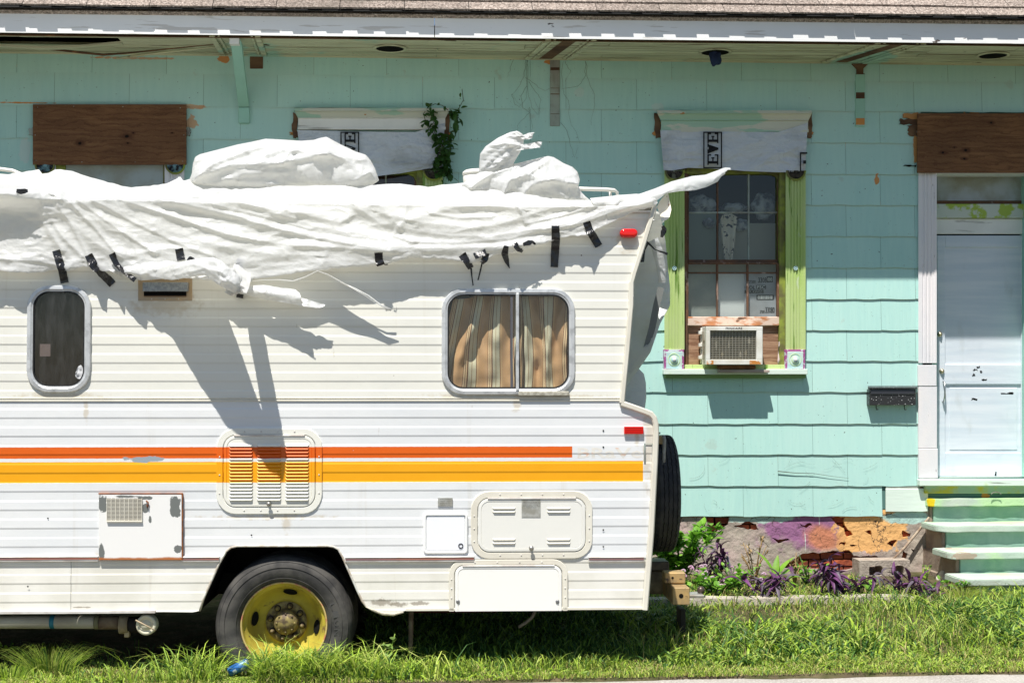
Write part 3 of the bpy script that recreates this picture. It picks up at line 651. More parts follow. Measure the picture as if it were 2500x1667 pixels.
slab(W, 'door_head', 2286, 2520, 405, 424, -.24, -.0, M_TRIMW, tr)
dj = fluted('door_jamb', 2242, 2287, 420, 886, house, M_TRIMW, 3, .03)
slab(W, 'jamb_block', 2242, 2287, 891, 942, 0, .034, M_TRIMW, dj); slab(W, 'jamb_block', 2242.5, 2288, 943, 1094, 0, .030, M_TRIMW, dj); slab(W, 'jamb_block', 2243, 2290, 1095, 1167, 0, .034, M_TRIMW, dj)
dk = fluted('door_jamb', 2518, 2563, 420, 1167, house, M_TRIMW, 3, .03); slab(W, 'jamb_return', 2519, 2530, 410, 1167, -.24, .0, M_TEALW, dk, 0)
slab(W, 'jamb_return', 2276, 2287, 410, 1167, -.24, .0, M_TEALW, dj, 0)
slab(W, 'plywood_board', 2240, 2566, 277, 422, .05, .066, M_PLY, house, .002)
for (a,b,c,d,mm) in ((2206,2242,276,290,simple('orange_wood2',(.5,.24,.09),.8)),(2198,2240,291,304,M_STAIN),(2218,2240,306,332,M_STAIN),(2232,2241,332,396,simple('orange_wood3',(.55,.27,.10),.8)),(2208,2236,404,406,M_DARK)):
    jag('broken_trim_end', a, b, c, d, .02, mm, house)
th = slab(W, 'threshold', 2246, 2572, 1170, 1186, -.25, .08, M_SILL, house, .006)
slab(W, 'threshold_apron', 2258, 2560, 1186, 1204, 0, .045, simple('apron_green', (.34,.50,.30), .7, col2=(.50,.48,.05), sc=3, lo=.5, hi=.6), th)
bo = slab(W, 'patch_board', 2163, 2266, 1192, 1249, 0, .02, M_SILL, house, .004)
slab(W, 'patch_gap', 2163, 2246, 1186, 1193, 0, .012, M_GREYW, house, 0)
# ---------------------------------------------------------------- foundation: cracked render over brick
m = Mat('old_render', (.47,.41,.34), .9, .08)
m.vary((.33,.27,.23), 3.5, detail=6).vary((.54,.41,.38), 2.0, lo=.5, hi=.65)
def _w(px, py): q = W(px, py); return q.x, q.z
(x_, z_) = _w(1965, 1285); m.mix(m.blob(x_, z_, .36, .17, .5, 9, .3), (.33,.15,.28))
(x_, z_) = _w(2125, 1298); m.mix(m.blob(x_, z_, .32, .20, .38, 9, .05), (.76,.43,.17))
(x_, z_) = _w(2010, 1315); m.mix(m.blob(x_, z_, .16, .10, .3, 7, .4), (.55,.22,.13))
(x_, z_) = _w(2215, 1262); m.mix(m.blob(x_, z_, .22, .06, .3, 8, .1), (.42,.60,.54))
(x_, z_) = _w(1850, 1262); m.mix(m.blob(x_, z_, .35, .05, .4, 8, .1), (.45,.58,.52))
m.mix(m.math('MULTIPLY', m.ramp(m.noise(16, stretch=(2.5,1,.10), detail=2), .66, .69), m.blob(_w(1980,1300)[0], _w(1980,1300)[1], .28, .22, .1)), (.60,.66,.60))
vo_ = m.N.new('ShaderNodeTexVoronoi'); vo_.feature = 'DISTANCE_TO_EDGE'; vo_.inputs['Scale'].default_value = 5.5
vm_ = m.N.new('ShaderNodeVectorMath'); vm_.operation = 'ADD'; nn_ = m.N.new('ShaderNodeTexNoise'); nn_.inputs['Scale'].default_value = 9; nn_.inputs['Detail'].default_value = 8; m.L(m.P, nn_.inputs['Vector'])
sc2 = m.N.new('ShaderNodeVectorMath'); sc2.operation = 'SCALE'; sc2.inputs['Scale'].default_value = .22; m.L(nn_.outputs['Color'], sc2.inputs[0]); m.L(m.P, vm_.inputs[0]); m.L(sc2.outputs[0], vm_.inputs[1]); m.L(vm_.outputs[0], vo_.inputs['Vector'])
m.mix(m.math('MULTIPLY', m.math('SUBTRACT', 1.0, m.ramp(vo_.outputs['Distance'], .006, .018)), m.ramp(m.noise(3, detail=3), .42, .58)), (.07,.05,.04))
m.vary((.10,.08,.07), 5, lo=.675, hi=.69, detail=9).bump(14,.7,.025, detail=8).bump(90,.4,.004)
M_RENDER = m.done()
m = Mat('old_brick', (.40,.10,.045), .9, .08); m.vary((.22,.06,.04), 9, detail=6).vary((.5,.2,.10), 14, lo=.6, hi=.7).rand(.25).bump(30,.8,.01, detail=6); M_BRICK = m.done()
M_MORTAR = simple('mortar', (.10,.07,.055), .95, .05)
foundation = mesh('foundation_wall', [(-7.5,YW+.12,-.15),(7.5,YW+.12,-.15),(7.5,YW+.12,.70),(-7.5,YW+.12,.70)], [(0,1,2,3)], M_MORTAR, house)
def wob(P, a=.006, sub=6, seed=0):
    out = []; n = len(P)
    for i in range(n):
        A, B = P[i], P[(i+1)%n]
        for k in range(sub):
            f = k/sub; x, z = lerp(A[0],B[0],f), lerp(A[1],B[1],f)
            out.append((x + a*mnoise.noise(Vector((x*30,z*30,seed))), z + a*1.6*mnoise.noise(Vector((x*25,z*25,seed+9)))))
    return out
holes_px = [[(1640,1262),(1668,1258),(1660,1280),(1640,1300)], [(1725,1262),(1782,1261),(1778,1278),(1768,1290),(1754,1296),(1745,1304),(1731,1296),(1728,1280)],
 [(1792,1285),(1812,1276),(1830,1272),(1846,1280),(1852,1292),(1838,1293),(1815,1288)], [(1952,1276),(1962,1282),(1978,1275),(1984,1280),(1972,1287),(1956,1286)],
 [(2028,1262),(2062,1262),(2060,1272),(2064,1284),(2074,1296),(2084,1302),(2082,1308),(2066,1310),(2060,1290),(2046,1280),(2034,1270)],
 [(2110,1297),(2128,1295),(2130,1306),(2120,1303)], [(2202,1294),(2226,1300),(2222,1310),(2204,1312)], [(2166,1326),(2178,1316),(2190,1322),(2184,1332),(2172,1332)],
 [(2048,1326),(2066,1322),(2064,1330),(2050,1330)], [(1905,1385),(1960,1352),(2026,1346),(2074,1342),(2086,1356),(2120,1356),(2140,1356),(2150,1366),(2200,1362),(2206,1345),(2216,1352),(2214,1372),(2150,1380),(2050,1392)],
 [(1880,1310),(1900,1318),(1925,1313),(1928,1318),(1902,1325)], [(2225,1340),(2234,1340),(2232,1350)], [(2076,1328),(2092,1330),(2088,1336),(2078,1334)]]
fp = [(-7.4,-.2),(7.4,-.2),(7.4,.44),(wx(2300),.44)] + [(wx(q), W(q, 1244).z) for q in (2263,2200,1600,0)] + [(-7.4,.55)]
polys = [fp] + [wob([_w(a,b) for (a,b) in h], .010, 5, i) for i, h in enumerate(holes_px)]
zs = list(np.arange(-.2, .7, .02))
rd = scan_panel('render_coat', polys, zs, M_RENDER, foundation, lambda z: YW+.0065)
# give the coat its thickness
sol = rd.modifiers.new('thick', 'SOLIDIFY'); sol.thickness = .05; sol.offset = -1; 
wel = rd.modifiers.new('weld', 'WELD'); wel.merge_threshold = .0004
rd.modifiers.move(1, 0)
bx0, bz0, bl, bh = wx(1630), W(1700,1262).z, .205, .062
bmesh_cache = []
for s in range(4):
    bm = bmesh.new(); bmesh.ops.create_cube(bm, size=1)
    for v in bm.verts: v.co = Vector((v.co.x*(bl-.012), v.co.y*.09, v.co.z*(bh-.010)))
    bmesh.ops.subdivide_edges(bm, edges=bm.edges[:], cuts=1)
    for v in bm.verts: v.co += Vector([random.uniform(-.004,.004) for _ in range(3)])
    o = bm_obj('brick', bm, M_BRICK); bmesh_cache.append(o.data); bpy.data.objects.remove(o)
for r_ in range(8):
    x = bx0 - (r_%2)*.1
    while x < wx(2292):
        o = link('brick', random.choice(bmesh_cache), foundation); o.location = (x+bl/2, YW+.085+random.uniform(-.008,.010), bz0-.035-r_*bh); x += bl
# ================================================================ MOTORHOME (built in its own frame)
camper = empty('motorhome', CO, -CA)
tag(camper, 'white motorhome with orange and yellow stripes parked on the verge', 'motorhome')
KZ = lambda py, px=1250: K(px, py).z
z_or = (KZ(1118, 700), KZ(1090.5, 700)); z_ye = (KZ(1177, 700), KZ(1126.5, 700)); x_or, x_ye = K(1397,1100).x, K(1570,1150).x
STAINS = [(K(240,1380), .02, .06), (K(444,1385), .02, .05), (K(1085,1300), .012, .06), (K(1262,985), .02, .05), (K(210,1000), .012, .06), (K(700,1275), .02, .05), (K(1555,1075), .012, .04), (K(60,1480), .3, .010), (K(1300,1482), .3, .010), (K(403,745), .17, .05), (K(1240,968), .40, .018), (K(145,966), .18, .015), (K(657,1262), .30, .012), (K(1298,1370), .36, .014), (K(1533,590), .06, .05), (K(342,1372), .24, .012), (K(1585,1090), .03, .20)]
def striped(name, base, var, rough=.32, spec=.45):
    """sheet-metal paint; the two printed stripes are bands of the paint at their height along the coach"""
    m = Mat(name, base, rough, spec, pos='object'); m.vary(var, 1.6, stretch=(.5,1,2.5), amt=.7)
    m.vary((.62,.60,.50), 7, stretch=(.06,1,3), lo=.60, hi=.78, amt=.45, detail=6)
    m.vary((.55,.50,.38), 5, stretch=(2.2,1,.12), lo=.60, hi=.80, amt=.38, detail=6).vary((.40,.34,.25), 30, stretch=(1.2,1,.2), lo=.70, hi=.76, amt=.5, detail=4)
    for (q, w2, s2) in STAINS: m.mix(m.math('MULTIPLY', m.blob(q.x, q.z, w2, s2, .8, 24, .6), .5), (.50,.40,.25))
    X = m.xyz(); wear = m.noise(26, stretch=(1,1,1), detail=7)
    def band(z0, z1, x1, col, chip):
        wob = m.math('MULTIPLY', m.math('SUBTRACT', m.noise(30, detail=5), .5), .004)
        z = m.math('ADD', X[2], wob)
        f = m.math('MULTIPLY', m.ramp(z, z0-.0012, z0+.0012), m.math('SUBTRACT', 1.0, m.ramp(z, z1-.0012, z1+.0012)))
        f = m.math('MULTIPLY', f, m.math('SUBTRACT', 1.0, m.ramp(X[0], x1-.001, x1+.001)))
        f = m.math('MULTIPLY', f, m.math('SUBTRACT', 1.0, m.ramp(wear, chip, chip+.01)))
        m.mix(f, col)
    band(*z_or, x_or, (.72,.12,.008), .735); band(*z_ye, x_ye, (.86,.38,.008), .755)
    c = K(355, 1121); m.mix(m.math('MULTIPLY', m.blob(c.x, c.z, .11, .016, .5, 22, .1), 1.0), (.30,.36,.40))
    m.vary((.10,.07,.05), 11, lo=.775, hi=.785, detail=2)
    m.bump(2.2, .45, .014, detail=3).bump(9, .12, .004, detail=3)
    return m.done()
M_CREAM = striped('cream_siding_paint', (.79,.775,.69), (.77,.76,.69))
M_MID = striped('white_siding_paint', (.765,.77,.76), (.69,.71,.715))
m = Mat('skirt_paint', (.79,.77,.70), .4, .4, pos='object'); m.vary((.68,.66,.58), 2.4).vary((.45,.40,.30), 5, stretch=(2.2,1,.15), lo=.60, hi=.78, amt=.4, detail=6)
for (a,b,r1,r2) in ((935,1470,.06,.018),(975,1475,.05,.012),(1020,1473,.06,.01),(700,1475,.08,.006),(200,1482,.05,.004)):
    c = K(a,b); m.mix(m.math('MULTIPLY', m.blob(c.x,c.z,r1,r2,.9,30,.4), .7), (.22,.18,.13))
m.vary((.25,.20,.15), 13, lo=.735, hi=.77, detail=6).bump(2.2,.25,.012); M_SKIRT = m.done()
def P2(lst): return [(K(a,b).x, K(a,b).z) for a,b in lst]
XL = K(0,1000).x - 1.9
arch = [(488,1490),(499,1456),(535,1376),(552,1346),(564,1336),(580,1332.5),(800,1332),(815,1334),(826,1340),(836,1358),(872,1440),(884,1466),(893,1478),(908,1487)]
rear_up = [(1518,978),(1541,745),(1546,675),(1604,497)]
rear_lo = [(1577,1487),(1592,1300),(1601,1130),(1604,1050),(1602,1034),(1594,1018),(1578,1008),(1518,984)]
zs978, zs1363 = KZ(978), KZ(1363)
# window openings
wl = (K(78,800).x, K(212,800).x, K(150,947).z, K(150,708).z); wr = (K(1092,800).x, K(1390,800).x, K(1250,947).z, K(1250,718).z)
pitch = K(1250,771.5).z - K(1250,815.6).z
z_dark0 = K(700, 1017.6).z
def prof(z):
    """pressed ribs: alternate bands stand 4 mm proud"""
    u = ((z_dark0 - z)/pitch) % 1.0; h = .0028
    e = .10
    if u < e: return -h*(1-u/e)
    if u < .5: return 0
    if u < .5+e: return -h*(u-.5)/e
    return -h
def levels(z0, z1):
    L = []; k0 = int(math.floor((z_dark0 - z1)/pitch))-1; k1 = int(math.ceil((z_dark0 - z0)/pitch))+1
    for k in range(k0, k1+1):
        for u in (0, .04, .07, .10, .5, .54, .57, .60, .999):
            z = z_dark0 - (k+u)*pitch
            if z0 < z < z1: L.append(z)
    return L
ztop = K(1604,497).z
up = [(XL, zs978), (XL, ztop), P2([(1604,497)])[0]] + P2([(1546,675),(1541,745),(1518,978)]); up[-1] = (up[-1][0], zs978)
pu = scan_panel('upper_side_panel', [up, rrect(*wl,.10,8), rrect(*wr,.10,8)], levels(zs978, ztop), M_CREAM, camper, prof)
zr = KZ(1363)
md = [(XL, zs978-.001), (XL, zr)] + [(x, z) for x, z in P2([(541,1363),(552,1346),(564,1336),(580,1332.5),(800,1332),(815,1334),(826,1340),(838,1363)])] + [(K(1587,1363).x, zr)] + P2([(1592,1300),(1601,1130),(1604,1050),(1602,1034),(1594,1018),(1578,1008),(1522,985)]) + [(K(1512,978).x, zs978-.001)]
md[2] = (md[2][0], zr); md[9] = (md[9][0], zr)
pm = scan_panel('middle_side_panel', [md], levels(zr, zs978), M_MID, camper, prof)
lo1 = [(XL, zr-.001), (XL, K(0,1499).z), (K(172,1492).x, K(172,1496).z), (K(172,1492).x, zr-.001)]
lo2 = [(K(173,1492).x, zr-.001), (K(173,1492).x, K(173,1496).z)] + P2([(400,1493),(470,1494),(488,1490),(499,1456),(535,1376)]) + [(K(541,1363).x, zr-.001)]
lo3 = [(K(838,1363).x, zr-.001)] + P2([(872,1440),(884,1466),(893,1478),(908,1487),(935,1495),(965,1498),(990,1490),(1577,1487)]) + [(K(1587,1363).x, zr-.001)]
for P in (lo1, lo2, lo3): scan_panel('skirt_panel', [P], levels(min(z for _,z in P), zr), M_SKIRT, camper, lambda z: prof(z)+.004)
# shell behind the panels
M_SHELL = simple('shell_grey', (.55,.54,.48), .5, .3, col2=(.46,.46,.42), sc=3)
M_UNDER = simple('underbody', (.025,.022,.02), .9, .05)
HW = 2.25
side = [(XL, K(0,1490).z), (XL, ztop-.01)] + P2([(1602,500),(1544,675),(1539,745),(1516,980),(1576,1010),(1592,1020),(1600,1036),(1602,1050),(1599,1130),(1590,1300),(1575,1480)])
zb = .30
V, Fc = [], []
prof_r = side[1:] ; n = len(prof_r)
for y in (.004, HW): V += [(x, y, z) for x, z in prof_r]
for i in range(n-1): Fc.append((i, i+1, n+i+1, n+i))
Fc.append(tuple(n+i for i in range(n)) + ())      # far side (closed below by the chassis)
k = len(V); V += [(XL, .004, zb), (XL, HW, zb)]
Fc[-1] = tuple(list(range(n, 2*n)) + [k+1])
Fc.append((0, n, k+1, k))
mesh('body_shell', V, Fc, M_SHELL, camper)
mesh('floor_pan', [(XL,.02,.42),(K(470,1450).x,.02,.42),(K(470,1450).x,HW,.42),(XL,HW,.42), (K(905,1450).x,.02,.42),(K(1570,1450).x,.02,.42),(K(1570,1450).x,HW,.42),(K(905,1450).x,HW,.42)], [(0,1,2,3),(4,5,6,7)], M_UNDER, camper)
# wheel well: liner following the arch
av = P2(arch); V = []; Fc = []
for y in (.012, .62): V += [(x, y, z) for x, z in av]
n = len(av)
for i in range(n-1): Fc.append((i, i+1, n+i+1, n+i))
Fc.append(tuple(n+i for i in range(n)))
mesh('wheel_well', V, Fc, M_UNDER, camper)
tube('arch_lip', [(x, -.004, z) for x, z in av], .006, simple('lip_dirty', (.40,.34,.27), .6, col2=(.6,.6,.55), sc=20), camper, 6)
# dark frame rails, axle and tank underneath
for y in (.55, HW-.55): box('frame_rail', XL+.2, K(1585,1400).x, y-.04, y+.04, .30, .42, M_UNDER, camper)
box('water_tank', K(980,1500).x, K(1230,1500).x, .5, 1.7, .17, .42, simple('tank_dark_red', (.10,.012,.012), .6), camper, .03)
box('skid_tank', K(250,1500).x, K(430,1500).x, .6, 1.6, .20, .42, M_UNDER, camper, .03)
# belt seam, sill rail, bottom edge
def kbar(name, px0, px1, py0, py1, d0, d1, mat, bevel=.002): return slab(K, name, px0, px1, py0, py1, d0, d1, mat, camper, bevel)
M_MOULD = simple('cream_moulding', (.74,.71,.61), .35, .4, col2=(.66,.62,.52), sc=4)
x_a, x_b = XL, K(1514,978).x
box('belt_moulding', x_a, x_b, -.0065, -.001, zs978-.003, zs978+.006, M_MOULD, camper, .002); box('belt_moulding', x_a, x_b, -.0065, -.001, zs978+.012, zs978+.020, M_MOULD, camper, .002)
M_ALU = simple('rail_aluminium', (.72,.70,.66), .4, .4, .2, col2=(.55,.50,.46), sc=9)
M_RINS = simple('rail_insert', (.48,.16,.07), .6, .3, col2=(.22,.12,.12), sc=5, stretch=(.3,1,1))
for (a,b) in ((-300,241),(443,537),(843,1158),(1436,1572)):
    zc = KZ(1363.5, (a+b)/2); xa = K(a,1363).x if a > -200 else XL; xb = K(b,1363).x
    o = box('sill_rail', xa, xb, -.014, -.002, zc-.016, zc+.016, M_ALU, camper, .002)
    box('rail_insert', xa+.003, xb-.003, -.0165, -.0140, zc-.005, zc+.006, M_RINS, o, 0)
    box('rail_lip', xa, xb, -.019, -.013, zc+.008, zc+.013, M_ALU, o, .001)
zb0 = KZ(1494, 100)
box('bottom_trim', XL, K(380,1494).x, -.013, .002, zb0-.008, zb0+.010, M_ALU, camper, .002)
zb1 = KZ(1487, 1290)
box('bottom_trim', K(990,1487).x, K(1577,1487).x, -.010, .002, zb1-.004, zb1+.012, M_MOULD, camper, .002)
tube('torn_edge', [K(893,1480,.006), K(915,1490,.01), K(935,1497,.012), K(960,1499,.012), K(985,1494,.01)], [.004,.008,.010,.009,.004], simple('sealant_dirty', (.55,.50,.40), .8, bump=(60,.8,.01)), camper, 6)
# corner mouldings along the rear outline
def strip(name, pts, w, mat, d=.012):
    """flat moulding following an outline in the side plane"""
    P = [Vector((p.x, 0, p.z)) for p in pts]; V, Fc = [], []
    for i, p in enumerate(P):
        a = P[max(i-1,0)]; b = P[min(i+1,len(P)-1)]; t = (b-a).normalized(); nn = Vector((-t.z, 0, t.x))
        for (s, h) in ((-.5,.0),(-.5,.6),(-.3,1.0),(.3,1.0),(.5,.6),(.5,0)): V.append(p + nn*(s*w) + Vector((0,-h*d-.002,0)))
    for i in range(len(P)-1):
        for k in range(5): Fc.append((i*6+k, i*6+k+1, i*6+6+k+1, i*6+6+k))
    Fc += [tuple(range(6)), tuple(len(V)-6+k for k in range(6))[::-1]]
    return mesh(name, V, Fc, mat, camper)
strip('rear_moulding', [K(1598,505), K(1572,590), K(1548,665), K(1541,690), K(1540,745), K(1530,860), K(1518,983)], .030, M_MOULD, .022)
strip('rear_moulding', [K(1516,984), K(1548,995), K(1576,1005), K(1588,1010), K(1596,1020), K(1600,1034), K(1601,1055), K(1598,1130), K(1589,1300), K(1574,1487)], .034, M_MOULD, .022)
for (a,b) in ((1596,538),(1560,640),(1545,724),(1533,842),(1523,950),(1549,996),(1604,1056),(1590,1222),(1577,1462)):
    c = K(a,b,.02); lathe('screw', c, 'y', [(.005,0),(.005,-.003),(.0005,-.004)], M_ALU, camper, 8)
# roof edge gutter near the rear
kbar('drip_rail', 1530, 1600, 514, 519, 0, .016, M_ALU); kbar('drip_rail', 1550, 1602, 503, 514, 0, .008, M_GREYW)
# fibreglass rear cap corner sticking up beside the sheet
noise_grid('roof_cap_corner', lambda x, y, d: K(x, y, -.10 + d), [(1604,505),(1611,490),(1622,478),(1631,470)], [(1617,540),(1626,538),(1634,532),(1639,512)], 10, 10, lambda u, v, x, y: -.10*u - .05*math.sin(v*math.pi), simple('fibreglass_cap', (.74,.70,.60), .4, .4, col2=(.30,.16,.10), sc=16, lo=.60, hi=.64), camper)
# ---- windows
M_FRAME = simple('aluminium_frame', (.66,.67,.67), .38, .45, .35, col2=(.45,.46,.46), sc=18, lo=.45, hi=.7, bump=(60,.3,.002))
M_RUBBER = simple('black_rubber', (.02,.02,.02), .6, .3)
M_CGLASS = M_GLASS.copy(); M_CGLASS.name = 'coach_glass'
for n_ in M_CGLASS.node_tree.nodes:
    if n_.type == 'BSDF_TRANSPARENT': n_.inputs[0].default_value = (.88,.88,.88,1)
def cwin(px0, px1, py0, py1, r):
    x0, x1, z0, z1 = K(px0,800).x, K(px1,800).x, K(px0,py1).z, K(px0,py0).z
    w = rloft('side_window', x0, x1, z0, z1, r, [(0,0),(0,.012),(.004,.018),(.022,.020),(.030,.015),(.034,.015),(.036,0),(.036,-.03)], M_FRAME, camper, 0, False, n=8)
    rloft('gasket', x0+.034, x1-.034, z0+.034, z1-.034, r-.034, [(0,.010),(.001,.013),(.008,.013),(.009,-.01)], M_RUBBER, w, 0, False, n=8)
    mesh('pane', [(x, -.004, z) for x, z in rrect(x0+.040, x1-.040, z0+.040, z1-.040, r-.04, 8)], [tuple(range(36))], M_CGLASS, w)
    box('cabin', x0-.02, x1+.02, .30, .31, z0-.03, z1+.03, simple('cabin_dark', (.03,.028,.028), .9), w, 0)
    return w, x0, x1, z0, z1
w1, a0, a1, b0, b1 = cwin(67, 223, 696.5, 957.5, .125)
c = K(115, 855, -.06); box('sticker', c.x-.03, c.x+.03, .02, .021, c.z-.035, c.z+.035, simple('faded_sticker', (.16,.12,.11), .8), w1, 0)
M_DUST = bpy.data.materials.new('dusty_film'); M_DUST.use_nodes = True
dt = M_DUST.node_tree; tr_ = dt.nodes.new('ShaderNodeBsdfTransparent'); df = dt.nodes.new('ShaderNodeBsdfDiffuse'); mx_ = dt.nodes.new('ShaderNodeMixShader'); no = dt.nodes.new('ShaderNodeTexNoise'); mp = dt.nodes.new('ShaderNodeMapping'); ge = dt.nodes.new('ShaderNodeNewGeometry'); rp = dt.nodes.new('ShaderNodeMapRange')
mp.inputs['Scale'].default_value = (1,1,.25); no.inputs['Scale'].default_value = 22; no.inputs['Detail'].default_value = 9; no.inputs['Roughness'].default_value = .7; rp.inputs[1].default_value = .42; rp.inputs[2].default_value = .8; rp.inputs[4].default_value = .08; rp.inputs[3].default_value = .01
df.inputs[0].default_value = (.55,.55,.55,1)
dt.links.new(ge.outputs['Position'], mp.inputs[0]); dt.links.new(mp.outputs[0], no.inputs['Vector']); dt.links.new(no.outputs[0], rp.inputs[0]); dt.links.new(rp.outputs[0], mx_.inputs[0]); dt.links.new(tr_.outputs[0], mx_.inputs[1]); dt.links.new(df.outputs[0], mx_.inputs[2]); dt.links.new(mx_.outputs[0], dt.nodes['Material Output'].inputs[0])
mesh('dust_film', [(x, -.0075, z) for x, z in rrect(a0+.041, a1-.041, b0+.041, b1-.041, .085, 8)], [tuple(range(36))], M_DUST, w1)
noise_grid('peeling_film', K, [(185,908),(190,895),(198,890),(204,900)], [(184,918),(188,924),(198,925),(203,915)], 8, 8, lambda u,v,x,y: .010+.012*nz(u*4,v*4), simple('peeled_plastic', (.6,.6,.6), .3, .5), w1)
w2_, a0, a1, b0, b1 = cwin(1078, 1403, 704, 963, .125)
xm = K(1263,800).x
box('window_divider', xm-.009, xm+.009, -.024, -.006, b0+.025, b1-.03, M_FRAME, w2_, .002)
box('sash_rail', xm-.040, xm-.026, -.010, .0, b0+.04, b1-.04, simple('dark_rail', (.10,.10,.11), .5), w2_, 0)
mesh('dust_film', [(x, -.0075, z) for x, z in rrect(a0+.041, a1-.041, b0+.041, b1-.041, .085, 8)], [tuple(range(36))], M_DUST, w2_)
# striped curtains
m = Mat('striped_curtain', (.46,.25,.13), .9, .05, pos='object')
uvn = m.N.new('ShaderNodeUVMap'); sep = m.N.new('ShaderNodeSeparateXYZ'); m.L(uvn.outputs[0], sep.inputs[0])
cr = m.N.new('ShaderNodeValToRGB'); cr.color_ramp.interpolation = 'CONSTANT'
fr = m.math('FRACT', m.math('MULTIPLY', sep.outputs[0], 3.2)); m.L(fr, cr.inputs[0])
els = [(0,(.52,.33,.17)),(.26,(.16,.07,.04)),(.285,(.68,.52,.30)),(.34,(.16,.07,.04)),(.365,(.68,.52,.30)),(.42,(.16,.07,.04)),(.47,(.62,.60,.42)),(.60,(.30,.19,.10)),(.625,(.62,.60,.42)),(.78,(.20,.10,.05)),(.81,(.60,.42,.22)),(.87,(.52,.33,.17))]
e0 = cr.color_ramp.elements; e0[0].position = 0; e0[0].color = lin(els[0][1]); e0[1].position = els[1][0]; e0[1].color = lin(els[1][1])
for (p_, c_) in els[2:]: q = e0.new(p_); q.color = lin(c_)
m.c = cr.outputs[0]; M_CURT = m.done()
def curtain(px0, px1, py0, py1, seed, lean, u0, u1):
    n, mm = 60, 24; V, Fc, UV = [], [], []
    for i in range(n+1):
        u = i/n
        for j in range(mm+1):
            v = j/mm; x = lerp(px0, px1, u) + lean*(v-.5)*(1-u) + 10*nz(u*2, v*1.5, 1, seed)
            y = lerp(py0 + 14*math.sin(u*math.pi*1.5+seed), py1, v)
            V.append(K(x, y, -.075 + .022*math.sin(u*17+v*2.5+seed+2*nz(u*3,v*2,1,seed)) + .03*nz(u*3, v*3, 1, seed+4)+.018*nz(u*7,v*7,1,seed+8))); UV.append((lerp(u0,u1,u), v))
    for i in range(n):
        for j in range(mm): a = i*(mm+1)+j; Fc.append((a, a+1, a+mm+2, a+mm+1))
    o = mesh('curtain', V, Fc, M_CURT, w2_, True)
    uv = o.data.uv_layers.new(name='UVMap')
    for l in o.data.loops: uv.data[l.index].uv = UV[l.vertex_index]
    return o
curtain(1082, 1262, 716, 952, 1.0, -50, .05, 1.12); curtain(1268, 1400, 712, 952, 4.0, 10, .10, .85)
kbar('window_sill_lip', 1266, 1390, 955, 966, 0, .024, simple('dirty_sill', (.52,.50,.42), .7, col2=(.30,.28,.22), sc=30, bump=(60,.6,.004)), .004)
# ---- hatches
def hatch(name, px0, px1, py0, py1, r, mat, panel_mat, latch=None, screws=True, sqb=False, wf=.042):
    xm_ = (px0+px1)/2; x0, x1, z0, z1 = K(px0,(py0+py1)/2).x, K(px1,(py0+py1)/2).x, K(xm_,py1).z, K(xm_,py0).z
    h = rloft(name, x0, x1, z0, z1, r, [(0,0),(0,.007),(.003,.010),(wf-.008,.010),(wf-.004,.004)], mat, camper, 0, False, square_bottom=sqb)
    rloft('door_panel', x0+wf-.001, x1-wf+.001, z0+(0 if sqb else wf), z1-wf, r-wf, [(0,-.004),(0,.009),(.002,.012),(.016,.013),(.018,.009),(.020,.011)], panel_mat, h, 0, True, square_bottom=sqb)
    if not sqb: box('hinge', x0+r*.9, x1-r*.9, -.018, -.008, z1-wf-.004, z1-wf+.006, M_ALU, h, .002)
    else: box('hinge', x0+r*.9, x1-r*.9, -.018, -.008, z1-wf-.004, z1-wf+.004, M_ALU, h, .002)
    if screws:
        P = []
        for k in range(4):
            f = (k+.5)/4; P += [(lerp(x0+r,x1-r,f), z1-wf/2+.002), (lerp(x0+r,x1-r,f), z0+wf/2)] if not sqb else [(lerp(x0+r,x1-r,f), z1-wf/2+.002)]
        for k in range(3): P += [(x0+wf/2-.003, lerp(z0+r*.6,z1-r,(k+.5)/3)), (x1-wf/2+.003, lerp(z0+r*.6,z1-r,(k+.5)/3))]
        for (x, z) in P: lathe('screw', (x, -.010, z), 'y', [(.0045,0),(.004,-.0025),(.0005,-.003)], M_ALU, h, 8)
    if latch:
        c = K(*latch, .012); L_ = lathe('latch', c, 'y', [(.014,0),(.013,-.004),(.007,-.006),(.006,-.016),(.012,-.018),(.012,-.024),(.0005,-.025)], simple('worn_latch', (.40,.38,.34), .4, .5, .7), h, 12)
    return h, x0, x1, z0, z1
fh, x0, x1, z0, z1 = hatch('fridge_vent_hatch', 529, 787, 1045, 1254, .110, M_CREAM, M_CREAM, (657,1229))
# pressed louvres, three columns of seventeen
def louvre(x0, x1, z, parent, mat=M_CREAM, h=.0165, out=.013, y=-.011):
    V = [(x0,y,z+h),(x1,y,z+h),(x1-.008,y-out,z+.003),(x0+.008,y-out,z+.003),(x1-.008,y-out+.002,z),(x0+.008,y-out+.002,z),(x0,y,z+.003),(x1,y,z+.003),(x1-.008,y,z),(x0+.008,y,z)]
    F_ = [(0,3,2,1),(3,5,4,2),(0,6,3),(6,5,3),(1,2,7),(2,4,7),(5,9,8,4)]
    return mesh('louvre', V, F_, [mat], parent)
for (a,b) in ((559,618),(627,687),(696,755)):
    for k in range(17):
        py = 1084.5 + k*8.22; q0, q1 = K(a,py,.012), K(b,py,.012); louvre(q0.x, q1.x, q0.z-.012, fh)
